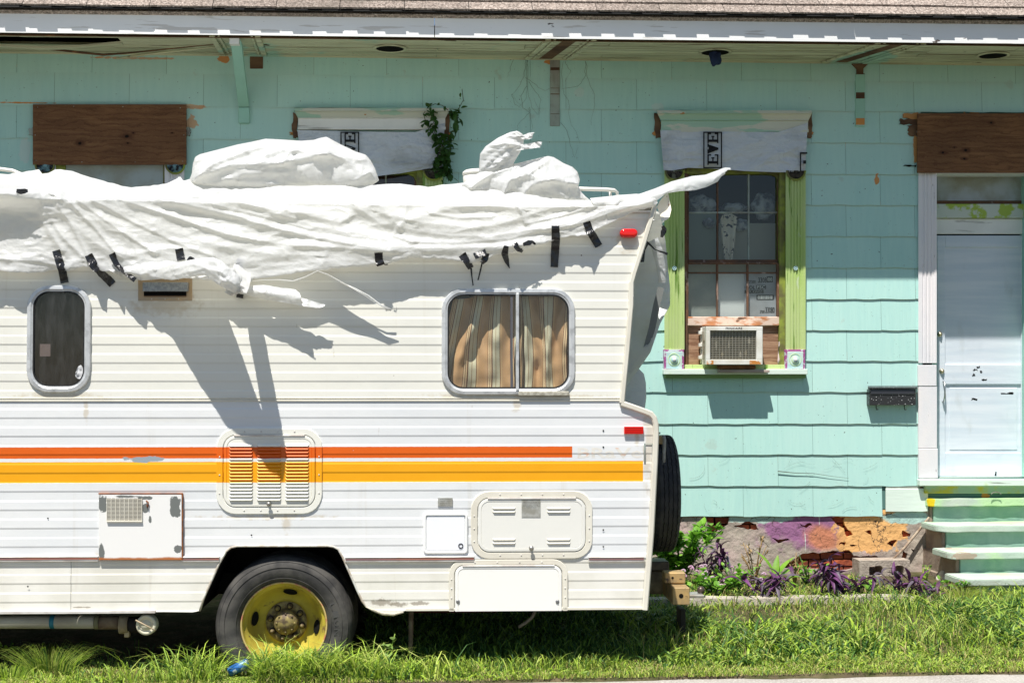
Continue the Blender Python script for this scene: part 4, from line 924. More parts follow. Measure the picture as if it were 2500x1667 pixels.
# furnace panel
M_FURN = Mat('chipped_enamel', (.80,.79,.76), .4, .35, pos='object')
for (a,b,r1,r2) in ((250,1232,.03,.05),(355,1214,.05,.012),(356,1240,.015,.03),(430,1235,.028,.06),(368,1268,.012,.022),(436,1340,.025,.022),(250,1345,.018,.05),(320,1211,.10,.006)):
    c = K(a,b); M_FURN.mix(M_FURN.blob(c.x,c.z,r1,r2,.55,24,.08), (.16,.17,.16))
X = M_FURN.xyz(); c = K(340,1364); f = M_FURN.math('SUBTRACT', 1.0, M_FURN.ramp(M_FURN.math('ADD', X[2], M_FURN.math('MULTIPLY', M_FURN.noise(14,detail=6), -.02)), c.z-.006, c.z+.006)); M_FURN.mix(f, (.42,.14,.04))
M_FURN = M_FURN.done()
fp_ = kbar('furnace_door', 241, 444, 1206, 1367, 0, .020, M_FURN, .003)
M_RUST = simple('rust', (.30,.10,.03), .9, .1, col2=(.12,.05,.03), sc=20)
slab(K, 'rust_edge', 240, 445, 1203.5, 1206, 0, .021, M_RUST, fp_, 0); slab(K, 'rust_edge', 444, 446, 1205, 1367, 0, .021, M_RUST, fp_, 0)
gr_ = slab(K, 'grille_opening', 260, 347, 1216, 1271, .019, .0206, M_DARK, fp_, 0)
for k in range(17):
    y = 1217.5 + k*3.25; slab(K, 'grille_bar', 260, 347, y, y+1.5, .020, .026, M_MOULD, fp_, 0)
for k in range(9):
    x = 260 + k*10.7; slab(K, 'grille_bar', x, x+1.4, 1216, 1272, .0205, .029, M_MOULD, fp_, 0)
slab(K, 'grille_lip', 260, 347, 1270.5, 1274, .020, .032, M_MOULD, fp_, .001)
tube('rusty_catch', [K(357,1222,.022), K(362,1226,.03), K(361,1238,.03), K(358,1232,.024)], .004, M_RUST, fp_, 6)
hatch('gas_bottle_hatch', 1150, 1446, 1198, 1363, .105, M_MOULD, simple('hatch_paint', (.76,.75,.69), .4, .4, bump=(2.5,.3,.01)), (1297,1337))
gh = bpy.data.objects['gas_bottle_hatch']
for (a, b) in ((1202,1259),(1335,1393)):
    for y in (1240, 1248.5, 1316, 1325):
        q0, q1 = K(a,y,.012), K(b,y,.012); louvre(q0.x, q1.x, q0.z-.006, gh, M_MOULD, .012, .009)
M_PLATE = simple('metal_plate', (.46,.46,.42), .5, .4, .3, col2=(.34,.33,.28), sc=30)
M_GINK = simple('plate_ink', (.10,.10,.10), .6)
pl = slab(K, 'notice_plate', 1273.5, 1319.5, 1214, 1262, .011, .014, M_PLATE, gh, 0)
text_obj('LP-GAS SYSTEM', K(1297,1217,.0145), .007, M_GINK, gh, width=.07)
for i, t_ in enumerate(('THIS GAS PIPING SYSTEM IS', 'DESIGNED FOR USE OF', 'LIQUEFIED PETROLEUM GAS', 'ONLY DO NOT CONNECT', 'NATURAL GAS TO THIS', 'SYSTEM')):
    text_obj(t_, K(1297,1221.5+i*3.4,.0145), .0042, M_GINK, gh, width=.096-(.04 if i == 5 else 0))
kbar('data_plate', 1069, 1105, 1215, 1235, .004, .009, M_PLATE, 0)
for i in range(4): text_obj(('SERIAL NUMBER','MODEL YEAR','GROSS WEIGHT','INSPECTED')[i] if i else 'CAUTION', K(1087,1218+i*4.6,.0095), .004, M_GINK, camper, width=.06)
hatch('compartment_hatch', 1096, 1386, 1364.5, 1491, .085, M_MOULD, simple('hatch_white', (.82,.81,.76), .4, .4, bump=(2.5,.3,.01)), None, True, True, .036)
ch_ = bpy.data.objects['compartment_hatch']
for a in (1118, 1361): lathe('lock', K(a,1468,.013), 'y', [(.011,0),(.010,-.003),(.005,-.004),(.0005,-.004)], simple('lock_grey', (.22,.22,.22), .4, .5, .5), ch_, 14)
# square water-fill door, moulded frame
q0, q1, r0, r1 = K(1034,1300).x, K(1142,1300).x, K(1088,1350.5).z, K(1088,1251).z
sd = rloft('water_fill_door', q0, q1, r0, r1, .022, [(0,0),(0,.010),(.004,.015),(.013,.015),(.016,.006),(.019,.006)], simple('abs_white', (.83,.83,.81), .3, .45), camper, 0, False)
rloft('door_flap', q0+.019, q1-.019, r0+.019, r1-.019, .008, [(0,-.004),(0,.008),(.002,.010)], simple('flap_white', (.84,.85,.88), .25, .5), sd, 0, True)
lathe('key_lock', K(1125,1332,.010), 'y', [(.015,0),(.014,-.004),(.010,-.003),(.009,.003),(.0005,.003)], M_INK, sd, 14)
# range hood vent
hv = kbar('hood_vent', 337, 469, 677, 734, 0, .008, simple('tan_plate', (.50,.36,.21), .5, .4, .2, col2=(.40,.33,.24), sc=12), .002)
slab(K, 'flap_box', 348, 458, 689, 711, .008, .045, simple('galvanised', (.36,.39,.40), .5, .4, .5, col2=(.24,.26,.28), sc=60), hv, .002)
slab(K, 'slot', 351, 455, 711, 724, .008, .0095, M_DARK, hv, 0); slab(K, 'slot_lip', 351, 455, 722, 724, .0085, .014, simple('slot_brown', (.18,.11,.06), .7), hv, 0)
for a in (370,403,436):
    for b in (682.5, 730): lathe('screw', K(a,b,.008), 'y', [(.004,0),(.0035,-.002),(.0005,-.003)], M_ALU, hv, 8)
# red marker lamp and reflector
M_RED = simple('red_lens', (.75,.008,.006), .12, .7)
x0, x1, z0, z1 = K(1512.5,570).x, K(1555.5,570).x, K(1533,581).z, K(1533,560).z
ml = rloft('marker_lamp', x0, x1, z0, z1, .0245, [(0,0),(0,.030),(.003,.037),(.008,.041),(.016,.042)], M_RED, camper, .004, True, True)
rf = kbar('side_reflector', 1524, 1571, 1041, 1059, .004, .020, M_RED, .002)
for k in range(3): slab(K, 'lens_rib', 1526, 1569, 1044+k*5, 1045.5+k*5, .020, .0212, simple('red_dark', (.35,.004,.004), .3), rf, 0)
for (a,b) in ((1473,1051),(1473,1091),(1473,1293),(1473,1334),(117,1265),(68,1431),(614,1306),(2415,994)):
    if a < 1600: lathe('screw_hole', K(a,b,.006), 'y', [(.005,0),(.0005,-.0005)], M_DARK, camper, 10)
# faded name on the flank: weathered lettering
m = Mat('faded_lettering', (.74,.71,.64), .5, .3, pos='object'); m.vary((.74,.42,.28), 26, stretch=(.5,1,1.4), lo=.55, hi=.64, detail=6, amt=.7); M_FADE = m.done()
lt = text_obj('BRaVe', (0,0,0), .058, M_FADE, camper, width=.372, bold=.02)
bm = bmesh.new(); bm.from_mesh(lt.data); q = K(1489,1105); lt.rotation_euler = (0,0,0)
bmesh.ops.transform(bm, matrix=Matrix.Translation((q.x,0,q.z)) @ Matrix.Rotation(math.pi/2, 4, 'X'), verts=bm.verts)
for z in levels(q.z-.035, q.z+.035): bmesh.ops.bisect_plane(bm, geom=bm.verts[:]+bm.edges[:]+bm.faces[:], plane_co=(0,0,z), plane_no=(0,0,1))
for v in bm.verts: v.co.y = prof(v.co.z) - .0005
bm.to_mesh(lt.data); bm.free()
for (a,b,c,d) in ((1572,1576,1083,1128),(1592,1594,1084,1125),(1573,1594,1082,1084)): kbar('dried_sealant', a, b, c, d, .005, .009, M_GREYW, 0)
# ---- wheel
wc = K(694, 1525, -.06)
M_TYRE = Mat('tyre_rubber', (.035,.034,.033), .75, .25); M_TYRE.vary((.085,.08,.072), 9, detail=7).bump(60,.3,.002); M_TYRE = M_TYRE.done()
M_YRIM = Mat('yellow_rim_paint', (.52,.42,.05), .6, .25); M_YRIM.vary((.32,.25,.04), 5, lo=.35, hi=.65, detail=8).vary((.14,.08,.04), 16, lo=.60, hi=.70, detail=8).bump(30,.3,.003); M_YRIM = M_YRIM.done()
M_RRIM = simple('peeling_rim_edge', (.55,.42,.16), .6, .3, col2=(.50,.20,.12), sc=24, lo=.5, hi=.6)
wheel = lathe('wheel', (wc.x, wc.y, wc.z), 'y', [(.245,.0),(.250,-.012),(.262,-.026),(.285,-.040),(.318,-.046),(.345,-.044),(.350,-.041),(.362,-.038),(.372,-.028),(.385,-.010),(.392,.01),(.394,.035),(.392,.037),(.385,.04),(.385,.05),(.394,.053),(.396,.09),(.388,.093),(.388,.105),(.396,.11),(.394,.15),(.385,.19),(.36,.22),(.25,.20)], M_TYRE, camper, 96)
for rr, ww in ((.365,.002),(.335,.0015),(.272,.002)):
    yy = {.365:-.036,.335:-.046,.272:-.034}[rr]
    lathe('tyre_ring', (wc.x, wc.y, wc.z), 'y', [(rr-ww,yy),(rr-ww*.5,yy-.003),(rr+ww*.5,yy-.003),(rr+ww,yy)], M_TYRE, wheel, 72)
M_DIRTY = simple('greasy_metal', (.30,.24,.09), .6, .4, .3, col2=(.10,.07,.045), sc=30)
rim = lathe('rim', (wc.x, wc.y, wc.z), 'y', [(.247,.004),(.248,-.012),(.243,-.016),(.238,-.010),(.234,.010),(.226,.018),(.218,.020),(.212,.040),(.205,.052),(.190,.085),(.165,.112),(.140,.122),(.122,.122),(.120,.108),(.118,.104),(.072,.104),(.070,.11)], [M_YRIM, M_RRIM, M_DIRTY], wheel, 64, True, [1,1,1]+[0]*10+[2,2,2])
for k in range(4):
    a = rad(8 + 90*k); rr = .178; cx_, cz_ = wc.x+rr*math.sin(a), wc.z+rr*math.cos(a)
    V = [];
    for i in range(18):
        t = 2*math.pi*i/18; u, w = .042*math.cos(t), .018*math.sin(t)
        V.append((cx_+u*math.cos(a)+w*math.sin(a), wc.y+.082-w*.9*1.0-.004, cz_-u*math.sin(a)+w*math.cos(a)))
    mesh('rim_slot', V, [tuple(range(18))], M_DARK, wheel)
M_DARKG = simple('grease', (.03,.022,.016), .6)
lathe('hub', (wc.x, wc.y, wc.z), 'y', [(.074,.104),(.070,.075),(.060,.060),(.045,.058),(.042,.052),(.012,.050),(.0005,.05)], M_DIRTY, wheel, 32)
for k in range(8):
    a = rad(22.5 + 45*k - 10); x, z = wc.x+.094*math.sin(a), wc.z+.094*math.cos(a)
    lathe('wheel_nut', (x, wc.y+.104, z), 'y', [(.020,0),(.019,-.003),(.0125,-.004),(.0125,-.022),(.007,-.024),(.007,-.034),(.0005,-.035)], [M_DARKG, M_DIRTY], wheel, 6 if False else 12, True, [0,0,1,1,1,1])
for k in range(8):
    a = rad(45*k); lathe('hub_bolt', (wc.x+.052*math.sin(a), wc.y+.060, wc.z+.052*math.cos(a)), 'y', [(.006,0),(.006,-.006),(.0005,-.006)], M_DIRTY, wheel, 6)
for i, ch in enumerate('LION'):
    a = rad(68 + i*9.5); rr = .305
    o = text_obj(ch, (wc.x+rr*math.sin(a), wc.y-.046, wc.z+rr*math.cos(a)), .032, simple('moulded_rubber', (.07,.068,.065), .6), wheel, (math.pi/2, a, 0), .036)
# inner tyre of the dual pair, axle, far wheel
lathe('inner_tyre', (wc.x, wc.y, wc.z), 'y', [(.25,.26),(.36,.26),(.394,.29),(.394,.42),(.36,.45),(.2,.45)], M_TYRE, camper, 48)
tube('axle', [(wc.x, .3, wc.z), (wc.x, HW-.3, wc.z)], .06, M_UNDER, camper, 10)
lathe('far_wheel', (wc.x, HW-.45, wc.z), 'y', [(.0005,0),(.36,0),(.394,.03),(.394,.37),(.36,.40),(.0005,.4)], M_TYRE, camper, 32)
# ---- waste pipe and valve under the skirt
py_ = -.02
pipe = tube('waste_pipe', [K(-400,1517,-.09), K(243,1518,-.09)], .037, simple('old_white_pipe', (.50,.47,.38), .5, .3, col2=(.36,.32,.24), sc=9, stretch=(.3,1,1)), camper, 16)
tube('pipe_band', [K(124,1517,-.09), K(135,1517,-.09)], .039, simple('teal_tape', (.02,.16,.22), .5), pipe, 16)
tube('pipe_coupling', [K(232,1518,-.09), K(243,1518,-.09)], .041, simple('olive_band', (.16,.15,.08), .7), pipe, 16)
tube('pipe_socket', [K(243,1519,-.09), K(290,1519,-.09)], .038, simple('brown_pipe', (.13,.085,.055), .7, col2=(.2,.16,.1), sc=16), pipe, 16)
lathe('gate_valve', K(293,1524,-.09), 'x', [(.0005,0),(.052,0),(.052,.05),(.0005,.05)], simple('yellowed_plastic', (.36,.30,.18), .6, col2=(.22,.17,.1), sc=14), pipe, 20)
box('valve_slide', K(297,1530).x, K(309,1530).x, .06, .10, K(300,1553,-.09).z, K(300,1520,-.09).z, simple('valve_tan', (.40,.32,.18), .6), pipe, .003)
tube('outlet_pipe', [K(312,1524,-.09), K(345,1524,-.09)], .045, M_UNDER, pipe, 16)
capo = lathe('waste_cap', K(357,1525,-.03), 'y', [(.060,.05),(.058,.0),(.055,-.008),(.040,-.010),(.038,-.002),(.028,-.002),(.026,-.008),(.0005,-.008)], simple('ivory_plastic', (.62,.58,.44), .5, .3), camper, 28)
tube('cap_strap', [K(331,1513,.0), K(356,1526,-.01), K(379,1538,.0)], .004, simple('strap_tan', (.42,.33,.22), .6), capo, 6)
# leg, hose below the floor
tube('stabiliser_leg', [K(1004,1488,-.2), K(1003,1550,-.2), K(1001,1630,-.2)], [.016,.014,.012], simple('rusty_leg', (.13,.09,.06), .8, col2=(.22,.17,.12), sc=30), camper, 8)
tube('hanging_hose', [K(1307,1488,-.25), K(1300,1505,-.25), K(1283,1520,-.25), K(1266,1530,-.25)], .010, simple('hose_grey', (.20,.17,.14), .7), camper, 8)
# ---- spare wheel on the rear, steel bumper and hitch
rc = K(1621, 1203, -1.10)
rx = K(1586, 1200, -1.10).x
M_TREAD = Mat('tread_rubber', (.028,.028,.03), .7, .3); M_TREAD.vary((.055,.052,.05), 12).bump(30,.3,.003); M_TREAD = M_TREAD.done()
R_ = .375; tw = .155
prf = [(.22,-.075)]
for (r_, x_) in ((.30,-.080),(.345,-.078),(.368,-.068),(.376,-.055)): prf.append((r_, x_))
xs = -.055
for g in range(4):
    prf += [(.378, xs), (.378, xs+.022), (.368, xs+.023), (.368, xs+.0265)]; xs += .0275
prf += [(.376,.056),(.366,.069),(.345,.079),(.30,.082),(.22,.076)]
n = 140; V, Fc = [], []
sc_ = Vector((rc.x-.02, rc.y, rc.z))
for (r_, h) in prf:
    for k in range(n):
        a = 2*math.pi*k/n; z_ = .003*math.sin(a*46) if .36 < r_ else 0
        V.append((sc_.x+(h+z_)*1.0, sc_.y+math.sin(a)*r_, sc_.z+math.cos(a)*r_))
for i in range(len(prf)-1):
    for k in range(n): Fc.append((i*n+k, i*n+(k+1)%n, (i+1)*n+(k+1)%n, (i+1)*n+k))
mesh('spare_tyre', V, Fc, M_TREAD, camper)
M_HITCH = Mat('scuffed_yellow_steel', (.50,.33,.13), .5, .4, .1); M_HITCH.vary((.34,.24,.12), 9).vary((.10,.07,.05), 20, lo=.60, hi=.68, detail=7).bump(40,.4,.003); M_HITCH = M_HITCH.done()
M_HG = simple('grey_steel', (.38,.38,.36), .5, .4, .3, col2=(.25,.22,.18), sc=14)
# spare carrier bracket
hb = slab(K, 'carrier_bracket', 1607, 1621, 1064, 1084, -1.2, -.85, M_HITCH, camper, .004)
tube('carrier_rod', [K(1620,1062,-.80), K(1622,1075,-.80), K(1621,1130,-.80), K(1615,1133,-.80)], .011, M_HG, camper, 8)
tube('bolt', [K(1600,1058,-.5), K(1612,1057,-.5)], .006, M_HG, camper, 8)
slab(K, 'rear_bumper', 1560, 1634, 1371, 1393, -1.15, -.95, simple('brown_steel', (.16,.12,.06), .5, .4, .2, col2=(.07,.05,.04), sc=9), camper, .006)
slab(K, 'bumper_channel', 1560, 1622, 1393, 1450, -1.15, -.97, simple('dark_steel', (.10,.075,.04), .6, .3, col2=(.30,.24,.14), sc=8), camper, .006)
hx = slab(K, 'hitch_clip', 1623, 1674, 1397, 1424, -.80, -.68, M_HITCH, camper, .006)
hy = slab(K, 'hitch_tube', 1642, 1684, 1434, 1476, -1.05, -.55, M_HITCH, camper, .004)
for (o, a, b, r_, d) in ((hx, 1642, 1410, .008, -.6785), (hy, 1663, 1454, .014, -.5485)):
    lathe('bolt_hole', K(a,b,d), 'y', [(r_,0),(.0005,-.0005)], M_DARK, o, 16)
slab(K, 'tow_bar', 1650, 1720, 1452, 1460, -.95, -.80, M_HG, camper, .004)
lathe('tow_ball', K(1711,1440,-.88), 'z', [(.0005,.026),(.012,.024),(.022,.013),(.026,0),(.022,-.013),(.013,-.022),(.013,-.034),(.030,-.036),(.030,-.043),(.0005,-.043)], simple('rusty_ball', (.10,.07,.06), .4, .5, .5), camper, 20)
box('jack_stand', K(1654,1490,-.9).x, K(1668,1490,-.9).x, .80, .95, -.05, K(1660,1480,-.9).z, simple('black_stand', (.03,.025,.02), .7), camper, .006)
# roof rails seen beyond the sheeting
M_RAIL = simple('rail_white', (.74,.72,.66), .45, .4)
tube('roof_rail', [K(1410,461,-.35), K(1440,462,-.40), K(1480,463,-.45), K(1500,465,-.5), K(1507,470,-.52), K(1507,500,-.52)], .0125, M_RAIL, camper, 8, .7)
tube('rail_post', [K(1490,466,-.5), K(1491,490,-.5)], .009, M_RAIL, camper, 8)
tube('roof_rail', [K(-200,411,-.3), K(0,413,-.3), (K(30,417,-.3)), K(50,425,-.3), K(62,440,-.3)], .012, M_RAIL, camper, 8)
tube('roof_rail', [K(-200,428,-.3), K(0,428,-.3), K(40,430,-.3)], .008, M_RAIL, camper, 8)
lathe('roof_vent_cap', K(1175,428,-.6), 'z', [(.0005,.03),(.10,.028),(.115,.018),(.118,.002),(.112,-.002),(.108,-.006),(.114,-.010),(.110,-.05)], M_RAIL, camper, 28)
tube('corner_post', [K(42,470,-.02), K(50,465,-.02), K(70,462,-.02)], .012, M_INK, camper, 6)
# ================================================================ PLASTIC SHEETING over the roof (in the motorhome's frame)
m = Mat('white_sheeting', (.81,.82,.83), .28, .5, pos='object')
m.vary((.75,.75,.73), 2.2, stretch=(.5,1,1.6), lo=.5, hi=.8, amt=.5)
m.vary((.25,.23,.20), 13, stretch=(.25,1,1), lo=.70, hi=.76, amt=.5, detail=9)
m.crease(5, .20, .05, (.45,1,1.25), .35).crease(17, .13, .02, (.6,1,1.1), .12).crease(50, .08, .007, (.8,1,1), .05).bump(3, .15, .03, stretch=(.4,1,1.4))
M_SHEET = m.m; m.done()
t_ = m.t; tl = t_.nodes.new('ShaderNodeBsdfTranslucent'); tl.inputs[0].default_value = (.90,.89,.83,1); ms = t_.nodes.new('ShaderNodeMixShader'); ms.inputs[0].default_value = .5
if m.h is not None: t_.links.new(m.h, tl.inputs['Normal'])
t_.links.new(m.b.outputs[0], ms.inputs[1]); t_.links.new(tl.outputs[0], ms.inputs[2]); t_.links.new(ms.outputs[0], t_.nodes['Material Output'].inputs[0])
sheet = empty('plastic_sheet', CO, -CA)
tag(sheet, 'wrinkled white plastic sheeting draped and billowing over the motorhome roof', 'plastic sheeting')
def interp(P, x): return float(np.interp(x, [p[0] for p in P], [p[1] for p in P]))
top = [(-300,440),(-100,432),(0,430),(30,424),(60,419),(95,413.5),(103,424),(118,422),(135,414),(150,413.5),(175,418),(200,427),(240,439),(290,452),(322,457),(370,454),(405,449),(430,437),(440,431),(447,441),(468,437),(520,452),(600,455),(900,452),(940,450),(975,449),(1000,452),(1040,456),(1060,455),(1090,450),(1130,446),(1180,450),(1260,470),(1350,484),(1400,489),(1430,489),(1450,489),(1470,484),(1490,479),(1520,476),(1560,474),(1600,484),(1607,496)]
hem = [(-300,658),(0,661),(60,664),(100,663),(140,658),(168,663),(205,650),(225,656),(258,664),(300,668),(318,676),(330,684),(345,681),(400,678),(430,677),(480,672),(520,680),(545,700),(560,712),(580,712),(592,700),(620,682),(700,672),(760,662),(800,658),(870,650),(930,650),(960,640),(1000,630),(1060,630),(1110,637),(1150,642),(1180,636),(1210,623),(1250,616),(1280,610),(1310,601),(1345,588),(1370,580),(1440,575),(1455,559),(1500,540),(1530,526),(1560,514),(1590,508),(1600,500),(1607,497.5)]
hp = [(-300,.10),(-60,.08),(0,.06),(70,.06),(130,.015),(165,.02),(215,.03),(260,.05),(300,.055),(600,.05),(760,.06),(900,.055),(1000,.055),(1120,.05),(1250,.045),(1360,.035),(1430,.04),(1500,.02),(1590,.008),(1607,.006)]
ridges = [
 ([(140,500),(180,560),(215,625)], 5, .020), ([(170,495),(235,560),(290,625)], 5, .022), ([(190,490),(290,560),(380,620)], 5, .020), ([(225,488),(330,545),(450,600),(520,625)], 5, .020), ([(290,486),(420,528),(540,570),(620,585)], 5, .020), ([(430,496),(600,535),(740,575),(860,597)], 5, .018), ([(520,500),(650,530),(760,560)], 4, .014), ([(1290,545),(1380,525),(1470,498),(1590,491)], 4, .016), ([(1330,565),(1420,545),(1500,516),(1592,493)], 4, .016), ([(1000,590),(1120,592),(1240,583),(1350,556)], 5, .016), ([(1050,520),(1120,532),(1200,530)], 5, .02), ([(720,600),(860,607),(1000,620)], 6, .014), # (polyline, width px, amplitude m)
 ([(112,505),(160,530),(230,590),(330,650),(430,672)], 16, .030),
 ([(150,488),(240,535),(330,590),(420,625),(500,650)], 22, .045),
 ([(200,486),(300,515),(400,560),(500,590),(600,612),(760,625)], 15, .030),
 ([(255,486),(350,507),(470,545),(600,580),(700,598),(830,602),(950,612)], 13, .030),
 ([(320,487),(450,498),(560,520),(640,552),(760,572),(850,590),(950,602),(1100,606),(1240,602),(1330,590)], 13, .042),
 ([(400,490),(560,500),(700,528),(780,556),(900,572),(930,583)], 11, .032),
 ([(470,480),(560,492),(640,508),(700,530),(720,532)], 8, .028),
 ([(700,512),(770,530),(830,543),(848,535)], 9, .034),
 ([(560,484),(620,502),(690,514)], 6, .024),
 ([(660,480),(720,478),(800,476),(880,480),(930,500),(960,540)], 13, .035),
 ([(900,455),(930,470),(990,492),(1060,488),(1160,492),(1260,494)], 14, .035),
 ([(930,520),(1000,535),(1080,512),(1180,498),(1270,512)], 12, .035),
 ([(1020,542),(1080,548),(1150,555),(1200,553),(1260,535),(1340,510),(1420,500),(1500,487),(1590,488)], 14, .045),
 ([(870,505),(930,545),(1000,560),(1100,575),(1200,577),(1300,560),(1400,545),(1480,512),(1590,492)], 12, .040),
 ([(1350,572),(1420,556),(1480,528),(1540,504),(1598,494)], 8, .022),
 ([(1290,500),(1350,498),(1400,502),(1450,498)], 8, .024),
 ([(960,632),(1050,612),(1150,622),(1230,606),(1290,596)], 9, .018),
 ([(640,650),(760,640),(880,632),(960,620)], 20, .022),
 ([(600,640),(720,622),(840,615),(930,618)], 16, .022),
 ([(-300,445),(0,440),(60,432),(110,440),(200,446),(300,466),(420,468),(520,470)], 12, .045),
 ([(-300,478),(0,472),(90,470),(200,474),(330,478),(480,478)], 8, .030),
 ([(60,452),(150,455),(260,465),(370,470)], 6, .018),
 ([(20,634),(90,638),(150,650),(210,655)], 6, .022),
 ([(60,628),(100,622),(150,636)], 5, .016),
 ([(165,660),(178,640),(205,636),(230,646)], 6, .018),
 ([(104,520),(118,560),(150,610)], 9, .030),
 ([(125,535),(150,575),(200,625)], 7, .026),
 ([(330,600),(340,640),(360,665)], 7, .010), ([(300,620),(390,640),(470,650)], 9, .016),
 ([(1255,490),(1275,520),(1282,545)], 5, .030), ([(980,545),(960,575),(1010,590)], 6, .02),
 ([(-300,560),(-50,530),(20,495),(90,492)], 30, .03),
]
def seg_dist(x, y, P):
    d = np.full(x.shape, 1e9); sgn = np.zeros(x.shape)
    for (a, b) in zip(P[:-1], P[1:]):
        ax, ay = a; dx, dy = b[0]-ax, b[1]-ay; L2 = dx*dx+dy*dy
        t = np.clip(((x-ax)*dx+(y-ay)*dy)/L2, 0, 1); ex, ey = x-(ax+t*dx), y-(ay+t*dy)
        q = np.hypot(ex, ey); c = (dx*ey - dy*ex) > 0
        m_ = q < d; d = np.where(m_, q, d); sgn = np.where(m_, c, sgn)
    return d, sgn
# smooth value noise in numpy
_tab = rng.random((256, 256))*2-1
def vn(x, y, o=0):
    x = x+o*17.3; y = y+o*9.1; xi = np.floor(x).astype(int); yi = np.floor(y).astype(int); fx = x-xi; fy = y-yi
    fx = fx*fx*(3-2*fx); fy = fy*fy*(3-2*fy); g = lambda a, b: _tab[a % 256, b % 256]
    return (g(xi,yi)*(1-fx)+g(xi+1,yi)*fx)*(1-fy) + (g(xi,yi+1)*(1-fx)+g(xi+1,yi+1)*fx)*fy
def crumple(x, y, s, o=0):
    """sharp creases: folded value noise"""
    wx_, wy_ = x/s + .6*vn(x/s*.7, y/s*.7, o+3), y/s + .6*vn(x/s*.7, y/s*.7, o+5)
    return 1-2*np.abs(vn(wx_, wy_, o)) 
def sheet_depth(x, y):
    x = np.asarray(x, float); y = np.asarray(y, float)
    T = np.interp(x, [p[0] for p in top], [p[1] for p in top]); B = np.interp(x, [p[0] for p in hem], [p[1] for p in hem])
    v = np.clip((y-T)/(B-T), 0, 1)
    H = np.interp(x, [p[0] for p in hp], [p[1] for p in hp])
    edge = np.interp(x, [-300,0,400,900,1300,1500,1600], [486,484,490,500,506,505,500])  # where the roof edge lies under the sheet
    p = .035 + H*np.power(v, 2.2)
    p = np.where(x > 1480, np.interp(x, [1480,1560,1607],[.035,.022,.012]) + H*v, p)
    back = np.clip(edge - y, 0, 200)/425*1.25
    p = p - back
    lift = np.interp(x, [-300,-100,40,100,180],[.20,.17,.13,.06,0])*np.exp(-((y-470)/24.)**2)   # bulging roll at the roof corner
    p = p + lift
    fade = np.clip((1607-x)/120, .15, 1)
    for (P, w, a) in ridges:
        xs_ = [q[0] for q in P]; 
        m_ = (x > min(xs_)-60) & (x < max(xs_)+60)
        if not m_.any(): continue
        d, s = seg_dist(x[m_], y[m_], P); ww = np.where(s, w*.8, w*1.5)      # steeper on the underside
        p[m_] += a*(.40*np.exp(-(d/(ww*1.15))**2) + .12*np.exp(-d/(ww*.6)))
    cr = crumple(x*.55, y*1.5, 70, 1)*.009 + crumple(x*.7, y*1.3, 28, 4)*.0028 + crumple(x, y, 12, 7)*.0009
    p = p + cr*fade
    return np.maximum(p, np.where(y > edge, .010, -9))
def npK(X, Y, D):
    """vectorised K"""
    rx = FW.x + RT.x*(X-1250)/FPX + UP.x*(833.5-Y)/FPX; ry = FW.y + RT.y*(X-1250)/FPX + UP.y*(833.5-Y)/FPX; rz = FW.z + UP.z*(833.5-Y)/FPX
    den = rx*CYv.x + ry*CYv.y; o = CO.x*CYv.x + CO.y*CYv.y; t = (o - D)/den
    px, pyy, pz = rx*t, ry*t, EYE + rz*t
    return np.stack([(px-CO.x)*CX.x + (pyy-CO.y)*CX.y, -D, pz], -1)
def grid_mesh(name, Pn, mat, parent, wrap=False):
    n, m_ = Pn.shape[:2]; V = Pn.reshape(-1,3); me = bpy.data.meshes.new(name)
    i, j = np.meshgrid(np.arange(n-1), np.arange(m_ if wrap else m_-1), indexing='ij'); a = i*m_+j; b = i*m_+(j+1) % m_
    F_ = np.stack([a, b, b+m_, a+m_], -1).reshape(-1,4)
    me.vertices.add(len(V)); me.vertices.foreach_set('co', V.ravel().astype(np.float32))
    me.loops.add(F_.size); me.loops.foreach_set('vertex_index', F_.ravel().astype(np.int32))
    me.polygons.add(len(F_)); me.polygons.foreach_set('loop_start', np.arange(0, F_.size, 4, dtype=np.int32))
    me.update(calc_edges=True); me.polygons.foreach_set('use_smooth', np.ones(len(F_), bool)); me.materials.append(mat); me.validate()
    return link(name, me, parent)
xs = np.arange(-300, 1608, 2.6); nv = 90
T = np.array([interp(top, x) for x in xs]); B = np.array([interp(hem, x) for x in xs])
B = B + 1.6*vn(xs/9, xs*0, 11) + 2.2*vn(xs/31, xs*0, 12); T = T + 1.2*vn(xs/11, xs*0, 13)
vv = np.linspace(0, 1, nv); X = np.repeat(xs[:,None], nv, 1); Y = T[:,None] + (B-T)[:,None]*vv[None]
D = sheet_depth(X.ravel(), Y.ravel()).reshape(X.shape)
D[:, -3:] -= np.array([0, .002, .006])*1.0
main = grid_mesh('sheet_skirt', npK(X, Y, D), M_SHEET, sheet)
